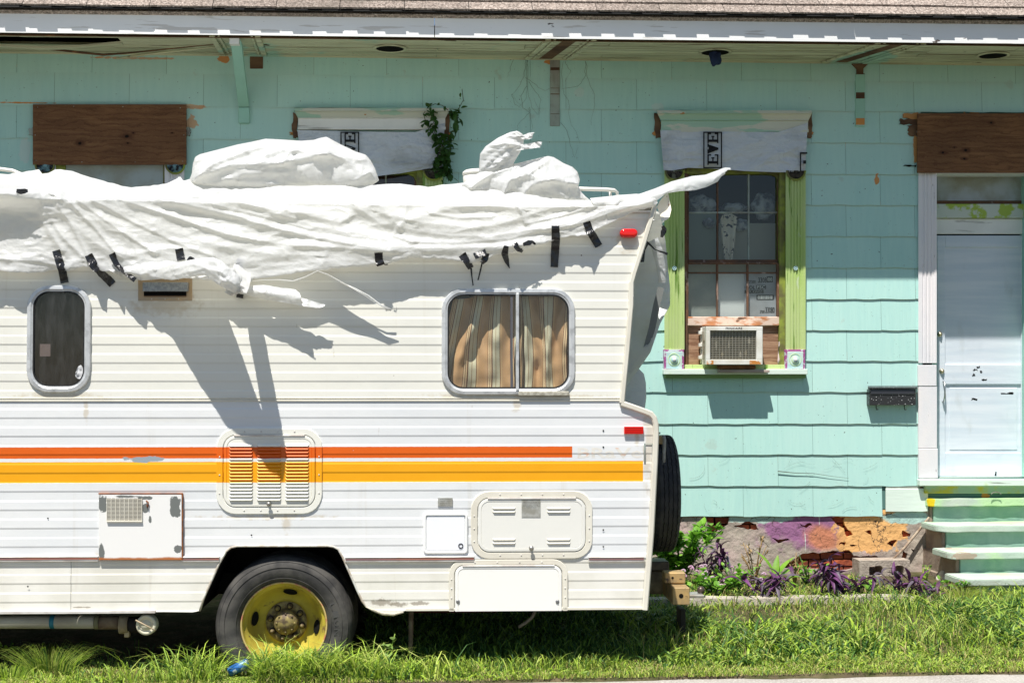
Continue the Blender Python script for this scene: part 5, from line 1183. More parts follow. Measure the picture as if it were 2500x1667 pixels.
# inflated pieces: tube between two outlines, elliptical section
def rs(P, n):
    P = np.array(P, float); d = np.r_[0, np.cumsum(np.hypot(*np.diff(P, axis=0).T))]; t = np.linspace(0, d[-1], n)
    return np.stack([np.interp(t, d, P[:,0]), np.interp(t, d, P[:,1])], -1)
def puff(name, A, B_, depth, thick, n=90, m_=56, crum=.02, cs=40, seed=0, parent=None, minr=.004, rid=()):
    A, B_ = rs(A, n), rs(B_, n); th = np.linspace(0, 2*math.pi, m_, endpoint=False)
    s = (1-np.cos(th))/2
    X = A[:,0:1] + (B_[:,0:1]-A[:,0:1])*s; Y = A[:,1:2] + (B_[:,1:2]-A[:,1:2])*s
    R_ = np.hypot(*(B_-A).T)/2/425
    u = np.linspace(0,1,n); dep = np.interp(u, np.linspace(0,1,len(depth)), depth)
    thk = np.interp(u, np.linspace(0,1,len(thick)), thick) if isinstance(thick, (list,tuple)) else thick*np.ones(n)
    r = np.maximum(R_*thk, minr)
    sn = np.sin(th)
    cr = crumple(X+seed*50, Y*1.2, cs, seed)*crum*.6 + crumple(X+seed*50, Y, cs*.4, seed+2)*crum*.35 + crumple(X+seed*9, Y, cs*.17, seed+4)*crum*.2
    for (P, w, a) in rid:
        d, sg = seg_dist(X, Y, P); cr = cr + .9*a*np.exp(-d/np.where(sg, w*.6, w*1.3))
    Dp = dep[:,None] + r[:,None]*sn[None] + cr*np.sign(sn)*np.abs(sn)**.5*np.minimum(1, r[:,None]/.03)
    return grid_mesh(name, npK(X, Y, Dp), M_SHEET, parent or sheet, True)
def flap(name, A, B_, dA, dB, n=60, m_=14, crum=.010, cs=26, seed=0, jagged=0, bulge=0):
    A, B_ = rs(A, n), rs(B_, n); v = np.linspace(0,1,m_)[None,:]; u = np.linspace(0,1,n)
    X = A[:,0:1]*(1-v)+B_[:,0:1]*v; Y = A[:,1:2]*(1-v)+B_[:,1:2]*v
    da = np.interp(u, np.linspace(0,1,len(dA)), dA)[:,None]; db = np.interp(u, np.linspace(0,1,len(dB)), dB)[:,None]
    D_ = da*(1-v)+db*v + bulge*np.sin(math.pi*v) + crumple(X+seed*31, Y*1.3, cs, seed)*crum + crumple(X, Y+seed*7, cs*.4, seed+3)*crum*.4
    if jagged: k = slice(-3, None); X[k] += jagged*np.abs(vn(np.linspace(0,9,m_), np.zeros(m_), seed))[None]*np.linspace(.3,1,3)[:,None]; Y[0:] += 0
    return grid_mesh(name, npK(X, Y, D_), M_SHEET, sheet)
puff('billow', [(462,440),(468,425),(471,400),(476,384),(487,377),(530,366),(580,353),(612,347),(648,339),(690,341),(735,344),(765,342),(782,337),(797,334),(830,352),(868,370),(893,378),(905,392),(916,412),(922,430),(925,440)],
     [(463,446),(480,458),(520,474),(560,484),(600,490),(640,491),(670,482),(700,474),(760,470),(820,470),(870,466),(900,456),(915,448),(924,442)], [-.12,-.20,-.22,-.2,-.12], [.9,.85,.9,.9,.9], 150, 80, .016, 70, 1,
     rid=[([(475,440),(520,400),(600,370),(660,350)], 14, .05), ([(490,430),(560,405),(640,400),(700,396),(800,378)], 10, .035), ([(640,385),(690,365),(760,372),(880,390)], 9, .03), ([(560,440),(600,445),(700,455)], 9, .03), ([(870,440),(905,420),(915,440)], 6, .02), ([(475,395),(540,375),(600,362)], 5, .02), ([(520,450),(600,425),(700,420)], 6, .015), ([(690,400),(703,375),(740,362)], 4, .02), ([(780,350),(800,372),(850,395)], 5, .02), ([(640,410),(720,388),(800,374)], 3, .02)])
puff('billow', [(1128,450),(1150,432),(1165,424),(1185,413),(1225,405),(1262,399),(1300,390),(1338,381),(1352,384),(1375,398),(1398,408),(1410,420),(1416,440),(1412,455),(1420,470),(1440,490)],
     [(1128,452),(1150,470),(1190,494),(1240,505),(1290,510),(1340,506),(1390,500),(1420,496),(1440,492)], [-.10,-.18,-.2,-.12,-.05], .8, 130, 72, .020, 60, 3,
     rid=[([(1140,465),(1200,425),(1262,405)], 9, .04), ([(1225,490),(1245,440),(1290,425),(1340,390)], 10, .05), ([(1260,500),(1300,450),(1350,440),(1412,450)], 10, .05), ([(1290,430),(1340,440),(1410,425)], 8, .03)])
puff('upright_flap', [(1169,428),(1170,400),(1172,376),(1185,358),(1215,337),(1245,323),(1262,320)], [(1250,412),(1256,395),(1270,372),(1278,352),(1279,338),(1276,328),(1266,321)], [-.15,-.12,-.1], .38, 60, 40, .022, 36, 5, rid=[([(1180,410),(1210,380),(1250,350)], 4, .02), ([(1200,415),(1235,385),(1265,355)], 4, .02)])
flap('torn_finger', [(1258,326),(1278,330),(1290,325),(1303,323)], [(1262,334),(1280,341),(1291,341),(1297,338)], [-.1,-.12], [-.08,-.10], 24, 8, .012, 9, 6, 4)
flap('torn_finger', [(1264,354),(1290,351),(1312,346),(1322,347)], [(1258,368),(1285,365),(1305,362),(1316,360)], [-.1,-.12], [-.08,-.10], 24, 8, .012, 9, 7, 5)
puff('strap_fold', [(1405,470),(1412,464),(1425,476),(1442,490)], [(1404,482),(1414,480),(1424,492),(1440,494)], [-.05,-.05], .3, 20, 12, .004, 14, 8)
flap('wind_blown_tail', [(1440,484),(1500,478),(1560,474),(1600,460),(1640,443),(1690,430),(1722,427),(1755,415),(1770,409),(1780,410)], [(1450,500),(1520,500),(1580,500),(1606,488),(1628,472),(1660,467),(1695,465),(1725,457),(1752,444),(1764,426)], [.02,.0,-.05,-.10,-.16,-.20], [.07,.05,.01,-.03,-.12,-.17], 120, 20, .009, 40, 9, 10, .02)
puff('torn_tip', [(440,436),(436,434),(437,430)], [(434,443),(431,440),(436,431)], [-.2,-.2], .2, 8, 8, .001, 9, 2)
# bunched knot and streamers
puff('bunched_fold', [(372,660),(430,641),(490,630),(520,628),(540,636),(562,655),(585,674),(588,690)], [(372,678),(420,684),(470,676),(500,672),(525,690),(548,704),(565,712),(575,716)], [.12,.24,.36,.42,.45,.44], [.25,.3,.35,.4,.5,.6], 90, 48, .012, 34, 10, rid=[([(400,665),(470,645),(540,665),(575,700)], 5, .02), ([(430,672),(500,655),(550,690)], 4, .015)])
flap('sheet_pouch', [(245,648),(330,636),(420,636),(490,655),(535,694)], [(300,678),(345,685),(394,681),(450,679),(520,684),(588,702)], [.045,.05,.065,.065,.06], [.06,.10,.18,.30,.41,.44], 70, 24, .018, 34, 21, bulge=.03)
flap('sheet_strap', [(572,640),(566,668),(560,690),(562,706)], [(612,664),(612,685),(608,702),(602,716)], [.05,.16,.30,.42], [.05,.12,.26,.42], 24, 12, .014, 16, 22)
th = np.linspace(0, 2*math.pi, 30)
V = [K(568+14*math.cos(a)*.9, 690+24*math.sin(a), .40+.035*math.sin(a*2)) for a in np.linspace(rad(-120), rad(200), 22)]
tube('knot', V, [.020+.008*math.sin(i*1.3) for i in range(22)], M_SHEET, sheet, 10, .8)
puff('knot_end', [(548,712),(560,704),(572,696)], [(553,716),(563,722),(578,714)], [.40,.42], .5, 16, 14, .01, 12, 11)
flap('streamer', [(575,704),(600,697),(640,695),(690,702),(722,707),(729,713)], [(580,716),(610,722),(650,732),(690,738),(722,742),(738,741)], [.03,.06,.08,.09,.10], [.06,.08,.10,.12,.13], 70, 20, .009, 44, 12, 3, .025)
flap('streamer', [(700,716),(750,731),(780,740),(792,744)], [(690,738),(740,747),(772,752),(786,750)], [.08,.09], [.11,.10], 30, 10, .005, 30, 13, 5)
# wide ribbon seen almost edge-on, its broad side throws the blade-shaped shadow
rb = [(600,688),(640,682),(680,681),(715,684),(745,674),(775,659),(800,668),(830,685),(860,702),(890,720),(930,748),(958,756)]
n = len(rb); V = []
for i, (a, b) in enumerate(rb):
    u = i/(n-1); wv = math.sin(math.pi*min(1, .12+u*.86))
    V += [K(a, b, .05+.03*u), K(a, b+3*wv, .05+.03*u+.065*wv)]
mesh('ribbon', [tuple(v) for v in V], [(2*i, 2*i+1, 2*i+3, 2*i+2) for i in range(n-1)], M_SHEET, sheet, True)
tube('thin_cord', [K(830,690,.07), K(865,704,.08), K(900,722,.08), K(930,745,.07), K(955,757,.06)], [.006,.005,.004,.005,.008], M_SHEET, sheet, 6, .4)
# hanging part at the back corner
puff('rear_drape', [(1585,505),(1545,590),(1530,660),(1526,745),(1524,800),(1516,870),(1506,978)], [(1612,520),(1625,590),(1630,650),(1636,700),(1636,745),(1612,790),(1588,860)], [-.5,-.7,-.8,-.8,-.7,-.6], .10, 80, 20, .03, 50, 14)
puff('rear_drape', [(1520,860),(1515,900),(1510,960),(1512,998)], [(1572,912),(1577,935),(1578,970),(1574,1000)], [-.9,-.8], .12, 30, 16, .02, 30, 15)
puff('rear_flap', [(1580,592),(1588,600),(1600,640),(1608,690)], [(1606,580),(1618,610),(1625,650),(1626,690)], [-.30,-.35], .12, 40, 16, .03, 22, 16)
puff('rear_flap', [(1612,520),(1618,530),(1617,545)], [(1626,518),(1632,524),(1622,540)], [-.25,-.25], .2, 12, 12, .005, 22, 17)
# black tape strips stuck across the hem
M_TAPE = Mat('black_tape', (.018,.017,.017), .22, .6); M_TAPE.bump(45,.9,.006, stretch=(1,1,.4), detail=5, dist=1.0); M_TAPE = M_TAPE.done()
def tape(path, w, d0=None, twist=0, end_d=None):
    P = rs(path, 10+len(path)*3); n = len(P)
    dd = sheet_depth(P[:,0], P[:,1]) + .012
    Bq = np.array([interp(hem, x) for x in P[:,0]]); dd = np.where(P[:,1] > Bq, np.maximum(.012, dd*np.exp(-(P[:,1]-Bq)/12)), dd)
    if d0 is not None: dd = np.linspace(d0, end_d if end_d is not None else d0, n)
    V, Fc = [], []
    ww = np.interp(np.linspace(0,1,n), np.linspace(0,1,len(w)), w) if isinstance(w, list) else np.full(n, w)
    for i in range(n):
        a = P[max(i-1,0)]; b = P[min(i+1,n-1)]; t = (b-a)/np.hypot(*(b-a)); nn = np.array([-t[1], t[0]])
        tw = math.sin(i/n*math.pi)*twist
        for k in range(4):
            s = (k/3-.5)*ww[i]; j = .8*vn(np.array([P[i][0]/6+k*7]), np.array([P[i][1]/6]), 3)[0]
            V.append(K(P[i][0]+nn[0]*s, P[i][1]+nn[1]*s+j, dd[i] + tw*(k/3-.5)*.03 + .002*math.sin(k*2+i)))
    for i in range(n-1):
        for k in range(3): a = i*4+k; Fc.append((a, a+1, a+5, a+4))
    o = mesh('tape', V, Fc, M_TAPE, sheet, True); return o
tape([(137,611),(144,636),(152,660),(158,691)], 20, twist=.6); tape([(216,622),(230,650),(247,668),(262,680),(275,694)], [20,22,16,20,20], twist=1.2)
tape([(273,619),(286,645),(303,663),(330,684)], [17,17,10,13], twist=1); tape([(437,607),(442,635)], 20); tape([(458,636),(464,630),(475,633)], [6,8,4])
tape([(588,631),(585,645),(588,662)], 17, .06); tape([(588,704),(585,727)], 17, .02)
tape([(924,617),(925,634),(930,648)], 20); tape([(938,646),(947,645)], 3)
tape([(1128,621),(1140,638),(1150,655)], [20,18,14], twist=1); tape([(1150,655),(1152,675),(1155,697)], [5,3,3], .02)
tape([(1158,626),(1172,620),(1187,615)], 16, twist=.8); tape([(1186,618),(1184,632),(1176,642)], [18,16,10]); tape([(1177,642),(1173,660),(1167,684)], [4,4,3], .03)
tape([(1236,600),(1232,620),(1238,640),(1244,655)], [12,17,12,2], twist=1); tape([(1256,595),(1266,608),(1276,614)], [14,13,9], twist=1); tape([(1277,597),(1298,591),(1308,596)], [8,12,4])
tape([(1356,551),(1357,585),(1355,615),(1353,652)], [19,21,20,18]); tape([(1432,542),(1439,562),(1450,580),(1462,601)], [19,18,20,19], twist=.5)
tape([(1618,552),(1622,560),(1615,580)], [8,14,6], -.3); tape([(1578,590),(1600,610),(1630,620)], [6,3,6], -.28); tape([(1580,592),(1572,610),(1568,640)], [10,7,9], -.1)
_k = M_TAPE; M_TAPE = simple('grey_duct_tape', (.20,.21,.20), .5, .3); tape([(1614,702),(1602,750),(1592,800),(1577,852)], [16,17,16,14], -.66); M_TAPE = _k; tape([(40,466),(52,468),(68,466)], [10,14,8], .16)
# (greyish duct tape on the drape)
# ================================================================ THINGS ON THE HOUSE FRONT
ac = slab(W, 'air_conditioner', 1713, 1861, 795, 889, .0, .30, M_WHITE_W, None, .004)
bpy.data.objects.remove(ac)
ac = empty('air_conditioner', (0,0,0)); tag(ac, 'white window air conditioner propped in the green-trimmed window', 'air conditioner')
AD = .215
M_ACW = simple('ac_enamel', (.78,.77,.72), .4, .4, col2=(.66,.63,.55), sc=8)
fx0, fx1, fy0, fy1 = 1724, 1862, 797, 890
slab(W, 'casing', fx0-1, fx1, fy0, fy1, -.03, AD-.06, M_ACW, ac, .004)
for (a,b,c,d) in ((fx0-1,1734,797,889),(1847,fx1,797,889),(1734,1847,797,806),(1734,1847,880,889)): slab(W, 'casing_rim', a, b, c, d, AD-.06, AD-.02, M_ACW, ac, 0)
for (a,b,c,d) in ((fx0,fx1,797,807),(fx0,1734,807,878),(1847,fx1,807,878),(fx0,fx1,878,890)):
    slab(W, 'front_frame', a, b, c, d, AD-.02, AD, M_ACW, ac, .003)
m = Mat('rust_stain', (.78,.75,.66), .5, .3); m.vary((.55,.22,.05), 12, lo=.46, hi=.56); MR = m.done()
for (a,b) in ((1725,1742),(1830,1858)): slab(W, 'rust_patch', a, b, 880, 889, AD, AD+.001, MR, ac, 0)
slab(W, 'coil_face', 1734, 1847, 806, 880, AD-.05, AD-.03, simple('coil', (.16,.145,.11), .6, .3, .3, col2=(.24,.21,.15), sc=30), ac, 0)
M_FIN = simple('fin_wire', (.40,.38,.32), .4, .4, .3)
for k in range(13): slab(W, 'fin', 1734, 1847, 809.5+k*5.5, 810.5+k*5.5, AD-.03, AD-.024, M_FIN, ac, 0)
for k in range(14): slab(W, 'fin_post', 1740+k*8, 1740.7+k*8, 807, 878, AD-.03, AD-.022, M_FIN, ac, 0)
for k in range(7): lump('dried_dirt', 1748+k*14+random.uniform(-4,4), 850+random.uniform(-30,22), AD-.03, .006+.006*random.random(), .035*random.random()+.01, .004, simple('lint', (.26,.22,.14) if k%2 else (.34,.31,.24), .8), ac, k)
# side louvre on the left flank
q = W(1723, 840, AD)
for k in range(26):
    z = W(1723, 810+k*2.65, AD).z; box('side_slot', W(1723,840,AD).x-.0035, W(1723,840,AD).x-.0015, YW-AD+.05, YW-AD+.13, z-.0018, z+.0016, simple('slot_ochre', (.20,.15,.06), .8) if k == 0 else bpy.data.materials['slot_ochre'], ac, 0)
for y in (812, 842, 872): slab(W, 'flange_tab', 1707, 1714, y-4, y+4, -.02, .03, M_ACW, ac, .002)
slab(W, 'side_flange', 1711, 1716, 800, 888, -.03, .0, M_ACW, ac, .002)
text_obj('FRIGIDAIRE', W(1792, 801.5, AD+.0008), .019, M_INK, ac, width=.142, bold=.012)
sb = slab(W, 'support_block', 1757, 1845, 891, 901, -.02, .12, simple('prop_wood', (.33,.15,.06), .8, col2=(.2,.09,.04), sc=9), None, .003)
tag(sb, 'red-brown wooden block wedged under the air conditioner', 'wood block')
pb = slab(W, 'support_board', 1756, 1879, 902.5, 909.5, .0, .16, simple('prop_board', (.46,.38,.34), .85, col2=(.34,.27,.23), sc=14, stretch=(.2,1,1)), None, .003)
tag(pb, 'weathered board lying on the window sill below the air conditioner', 'board')
# mailbox
mb = empty('mailbox'); tag(mb, 'black wall mailbox with white paint splatter beside the door', 'mailbox')
m = Mat('splattered_black', (.028,.028,.03), .35, .45); m.vary((.75,.75,.75), 75, lo=.69, hi=.71, detail=1); M_MB = m.done()
slab(W, 'box', 2123, 2236, 950, 989, .0, .085, M_MB, mb, .004)
a, b = W(2118,942,.075), W(2240,943,.075)
hexa('lid', [W(2119,941,.0), W(2240,941,.0), W(2240,946,.10), W(2119,946,.10), W(2119,943,.0), W(2240,943,.0), W(2240,949,.10), W(2119,949,.10)], M_MB, mb, .002)
hexa('lid_front', [W(2126,950,.088), W(2232,950,.088), W(2232,962,.092), W(2126,962,.092), W(2126,950,.08), W(2232,950,.08), W(2232,962,.08), W(2126,962,.08)], simple('lid_black', (.03,.03,.035), .3, .5), mb, .002)
for px in (2139, 2208): tube('paper_hook', [W(px,989,.03), W(px,996,.04), W(px+1,1000,.06), W(px+5,999,.07)], .004, M_MB, mb, 6)
# blue rag stuffed in the ceiling vent
bc = lump('blue_rag', 1746, 140, .36, .055, .075, .05, simple('navy_cloth', (.02,.035,.10), .9, bump=(25,.9,.02)), None, 3)
tag(bc, 'dark blue rag hanging from the round ceiling vent', 'rag')
# ================================================================ GROUND
def gz(x, y):
    z = -.085 + .04*np.clip((y-8.0)/2.3, 0, 1) - .045*np.clip((y-10.35)/.5, 0, 1)
    return z + .010*vn(np.asarray(x)*1.3, np.asarray(y)*1.3, 2)
xs = np.concatenate([np.linspace(-60,-5,14), np.arange(-4.9,5.6,.10), np.linspace(6,60,14)]); ys = np.concatenate([np.arange(7.90,12.3,.06), np.linspace(13,160,14)])
XX, YY = np.meshgrid(xs, ys, indexing='ij'); wob_ = .05*vn(xs*2.1, xs*0, 4)+.03*vn(xs*6, xs*0, 5)
YY[:,0] += wob_
ZZ = gz(XX, YY); ZZ[:,0] -= .03
m = Mat('soil', (.09,.07,.045), .95, .05); m.vary((.15,.12,.07), 5, detail=6).vary((.05,.06,.02), 9, amt=.8).bump(30,.8,.02); M_SOIL = m.done()
g = grid_mesh('ground', np.stack([XX, YY, ZZ], -1), M_SOIL, None); tag(g, 'grassy verge soil between street and house', None, None, 'structure')
m = Mat('street_asphalt', (.075,.072,.07), .9, .1); m.vary((.11,.10,.095), 60).bump(90,.5,.004); M_ASPH = m.done()
m = Mat('gutter_concrete', (.42,.39,.35), .85, .15); m.vary((.33,.30,.27), 2).vary((.50,.47,.43), 60, lo=.5, hi=.65, detail=2).vary((.16,.14,.12), 9, lo=.66, hi=.72, detail=8).bump(90,.5,.004); M_ST = m.done()
st = mesh('street', [(-60,-1,-.11),(60,-1,-.11),(60,7.5,-.11),(-60,7.5,-.11)], [(0,1,2,3)], M_ASPH); gu = mesh('gutter', [(-60,7.45,-.10),(60,7.45,-.10),(60,8.02,-.10),(-60,8.02,-.10)], [(0,1,2,3)], M_ST); tag(gu, 'pale pebbly concrete gutter along the verge', None, None, 'structure')
far = mesh('far_verge', [(-60,-60,-.09),(60,-60,-.09),(60,-1,-.09),(-60,-1,-.09)], [(0,1,2,3)], M_SOIL); tag(far, 'grassy verge on the other side of the street', None, None, 'structure'); tag(st, 'dark asphalt street in front of the gutter', None, None, 'structure')
# low concrete edging of the flower bed
P = []; ce = W(0,0); n = 60; V, Fc = [], []
gy = 10.25
for i in range(n+1):
    x = lerp(.6, 3.75, i/n); j = .01*nz(x*3, 1); y = 10.22 + .02*nz(x*2,5) - .02*(x-2); z0 = float(gz(x, y))
    V += [(x, y-.06, z0-.02), (x, y-.055, z0+.045+j), (x, y+.05, z0+.05+j), (x, y+.055, z0-.02)]
for i in range(n):
    for k in range(3): a = i*4+k; Fc.append((a, a+4, a+5, a+1))
kb = mesh('bed_kerb', V, Fc, simple('kerb_concrete', (.50,.45,.38), .9, .1, col2=(.36,.32,.27), sc=6, bump=(40,.8,.01))); tag(kb, 'low pale concrete edging of the flower bed', None, None, 'structure')
# steps
M_STEP = Mat('painted_concrete', (.43,.53,.45), .8, .15); M_STEP.vary((.48,.54,.46), 3, detail=6).vary((.46,.66,.36), 2.2, lo=.50, hi=.66, detail=6).vary((.12,.12,.10), 18, lo=.70, hi=.74, detail=8).bump(50,.5,.006, detail=6); q_ = W(2276,1225,.09); M_STEP.mix(M_STEP.blob(q_.x, q_.z, .028, .05, .35, 25, .15), (.75,.55,.02)); q_ = W(2355,1358,.78); M_STEP.mix(M_STEP.blob(q_.x, q_.z, .10, .03, .6, 16, .1), (.42,.34,.26)); M_STEP = M_STEP.done()
M_RISER = simple('riser_paint', (.30,.46,.36), .8, .15, col2=(.22,.38,.30), sc=6, bump=(50,.5,.005))
M_BARE = simple('bare_concrete', (.34,.27,.21), .9, .1, col2=(.26,.20,.16), sc=7, bump=(30,.6,.01))
steps = empty('front_steps'); tag(steps, 'pale green painted concrete steps leading up to the front door', 'steps')
noses = [(2265, 1218, 1237, 11.93), (2290, 1285, 1300, 11.57), (2318, 1350, 1366, 11.22), (2350, 1415, 1431, 10.88)]
for k, (px, yt, yb, Yd) in enumerate(noses):
    d = YW - Yd; a = W(px, yt, d); z1 = a.z; z0 = W(px, yb, d).z; x0 = a.x; back = YW + .1 if k == 0 else noses[k-1][3] + .03
    r_ = .09; x1 = W(2590, yt, .3).x; out = []
    pts = [(x0, back), (x0, Yd+r_+.03)] + [(x0+r_*(1-math.cos(t)), Yd+r_*(1-math.sin(t))) for t in np.linspace(.2, math.pi/2, 6)] + [(x1, Yd), (x1, back)]
    bm = bmesh.new(); A = [bm.verts.new((x, y, z0)) for x, y in pts]; B_ = [bm.verts.new((x, y, z1)) for x, y in pts]
    bm.faces.new(A); bm.faces.new(B_[::-1]); n = len(A)
    for i in range(n): bm.faces.new((A[i], A[(i+1)%n], B_[(i+1)%n], B_[i]))
    bmesh.ops.recalc_face_normals(bm, faces=bm.faces); bmesh.ops.bevel(bm, geom=[e for e in bm.edges], offset=.007, segments=2, affect='EDGES', clamp_overlap=True)
    bmesh.ops.subdivide_edges(bm, edges=[e for e in bm.edges if e.calc_length() > .5], cuts=40)
    for v in bm.verts: v.co += Vector((0,   .007*nz(v.co.x*9, v.co.z*9+k), .005*nz(v.co.x*7, v.co.y*9, 1, k)))
    s_ = bm_obj('step_tread', bm, M_STEP, steps)
    rz0 = -.1 if k == 3 else W(px, noses[k+1][1], YW-noses[k+1][3]).z
    box('step_riser', x0+.07+.02*k, x1-.06, Yd+.05, back+.3, rz0-.02, z0+.001, M_RISER, steps, .006)
    box('side_block', x1-.075, x1-.045, Yd+.07, YW+.1, -.1, z0+.0005, M_BARE, steps, .01)
    box('side_block', x0+.045+.02*k, x0+.075+.02*k, Yd+.07, YW+.1, -.1, z0+.0005, M_BARE, steps, .01)
tube('loose_ring', [W(2432+12*math.cos(a), 1207-6*math.sin(a), .12) for a in np.linspace(0, math.pi, 8)], .004, M_GREYW, steps, 6)
# cinder block, bricks, stone, stick
def cinder():
    a, b = W(2098,1368,.22), W(2222,1425,.22); x0, x1, z1 = a.x, b.x, a.z; z0 = z1-.19; y0, y1 = YW-.22, YW-.03
    P = [[(x0,z0),(x1,z0),(x1,z1),(x0,z1)]]; w = (x1-x0)
    for (u0,u1) in ((.19,.46),(.63,.88)): P.append(rrect(x0+u0*w, x0+u1*w, z0+.06, z1-.045, .02, 4))
    V = scan_panel('tmp', P, list(np.linspace(z0,z1,10)), M_BARE, None, lambda z: y0)
    bm = bmesh.new(); bm.from_mesh(V.data); bpy.data.objects.remove(V); bmesh.ops.remove_doubles(bm, verts=bm.verts, dist=.0005)
    r_ = bmesh.ops.extrude_face_region(bm, geom=bm.faces[:]); 
    for v in [e for e in r_['geom'] if isinstance(e, bmesh.types.BMVert)]: v.co.y = y1
    return bm_obj('cinder_block', bm, simple('cinder_grey', (.43,.37,.31), .95, .05, col2=(.32,.27,.23), sc=18, bump=(60,.9,.01)), None)
o = cinder(); tag(o, 'grey concrete block with two square holes against the foundation', 'concrete block')
o = slab(W, 'loose_brick', 2274, 2298, 1352, 1400, .05, .16, simple('dull_brick', (.30,.19,.12), .9, col2=(.20,.12,.08), sc=12, bump=(30,.8,.01)), None, .006); tag(o, 'brown brick standing on end beside the steps', 'brick')
o = lump('stone', 2312, 1412, .45, .085, .075, .08, simple('pale_stone', (.52,.42,.35), .9, col2=(.62,.58,.48), sc=10, bump=(30,.6,.01)), None, 2); tag(o, 'rounded pale stone in front of the loose brick', 'stone')
o = tube('stick', [W(2172,1372,.10), W(2210,1335,.07), W(2245,1292,.05), W(2268,1262,.04)], [.008,.011,.011,.008], simple('bark', (.22,.13,.09), .8, col2=(.42,.34,.25), sc=14), None, 7); tag(o, 'brown stick leaning against the foundation wall', 'stick')
o = tube('drink_can', [Vector((-1.62,8.02,-.03)), Vector((-1.60,8.03,-.022)), Vector((-1.50,8.09,.012)), Vector((-1.485,8.10,.016))], [.018,.026,.026,.019], [simple('can_blue', (.03,.16,.50), .3, .6, .3, col2=(.60,.70,.80), sc=30, lo=.55, hi=.6)], None, 16)
ci = K(583, 1628, .09); pw = CO + CX*ci.x + CYv*ci.y + Vector((0,0,ci.z)); cc = pw
bpy.data.objects.remove(o)
t_ = (RT*.9 + UP*.45 + FW*.1).normalized()
o = tube('drink_can', [cc - t_*.062, cc - t_*.056, cc + t_*.056, cc + t_*.062], [.020,.0275,.0275,.021], bpy.data.materials['can_blue'], None, 18); tag(o, 'blue and silver drink can lying in the grass before the wheel', 'can')
CANX, CANY = cc.x, cc.y
ci = K(815, 1652, .10); cc = CO + CX*ci.x + CYv*ci.y + Vector((0,0,ci.z))
bm = bmesh.new(); bmesh.ops.create_icosphere(bm, subdivisions=3, radius=1)
for v in bm.verts: k = 1+.4*mnoise.noise(v.co*2); v.co = Vector((v.co.x*.018*k, v.co.y*.012*k, v.co.z*.030*k)) + cc
o = bm_obj('paper_scrap', bm, simple('paper', (.75,.70,.66), .8), None, True); tag(o, 'crumpled white paper scrap at the street edge', 'litter')
ci = K(850, 1636, .05); cc = CO + CX*ci.x + CYv*ci.y + Vector((0,0,ci.z))
bm = bmesh.new(); bmesh.ops.create_grid(bm, x_segments=10, y_segments=6, size=1)
for v in bm.verts: v.co = Vector((v.co.x*.075, v.co.y*.03, .015*mnoise.noise(Vector((v.co.x*3,v.co.y*3,0)))+.008)) + cc
o = bm_obj('food_wrapper', bm, simple('orange_red_foil', (.60,.10,.03), .4, .5, col2=(.65,.35,.20), sc=30), None, True); tag(o, 'orange-red wrapper scrap lying in the grass right of the wheel', 'litter')
# ================================================================ PLANTS
def leafmat(name, c1, c2, sc=8, trans=.18):
    m = Mat(name, c1, .5, .3); m.vary(c2, sc).rand(.15); mm = m.done(); t = m.t
    tl = t.nodes.new('ShaderNodeBsdfTranslucent'); ms = t.nodes.new('ShaderNodeMixShader'); ms.inputs[0].default_value = trans
    tl.inputs[0].default_value = lin(tuple(min(1, c*1.5) for c in c1)); t.links.new(m.b.outputs[0], ms.inputs[1]); t.links.new(tl.outputs[0], ms.inputs[2]); t.links.new(ms.outputs[0], t.nodes['Material Output'].inputs[0]); return mm
G1, G2, G3, G4, G5 = leafmat('grass_mid', (.19,.31,.04), (.26,.38,.06)), leafmat('grass_light', (.37,.46,.08), (.42,.46,.12)), leafmat('grass_dark', (.035,.095,.02), (.07,.16,.03)), leafmat('grass_dry', (.45,.38,.17), (.33,.27,.10)), leafmat('grass_lime', (.31,.46,.035), (.40,.52,.07))  # grass_dark is deepened to put shadow between the blades into the colour
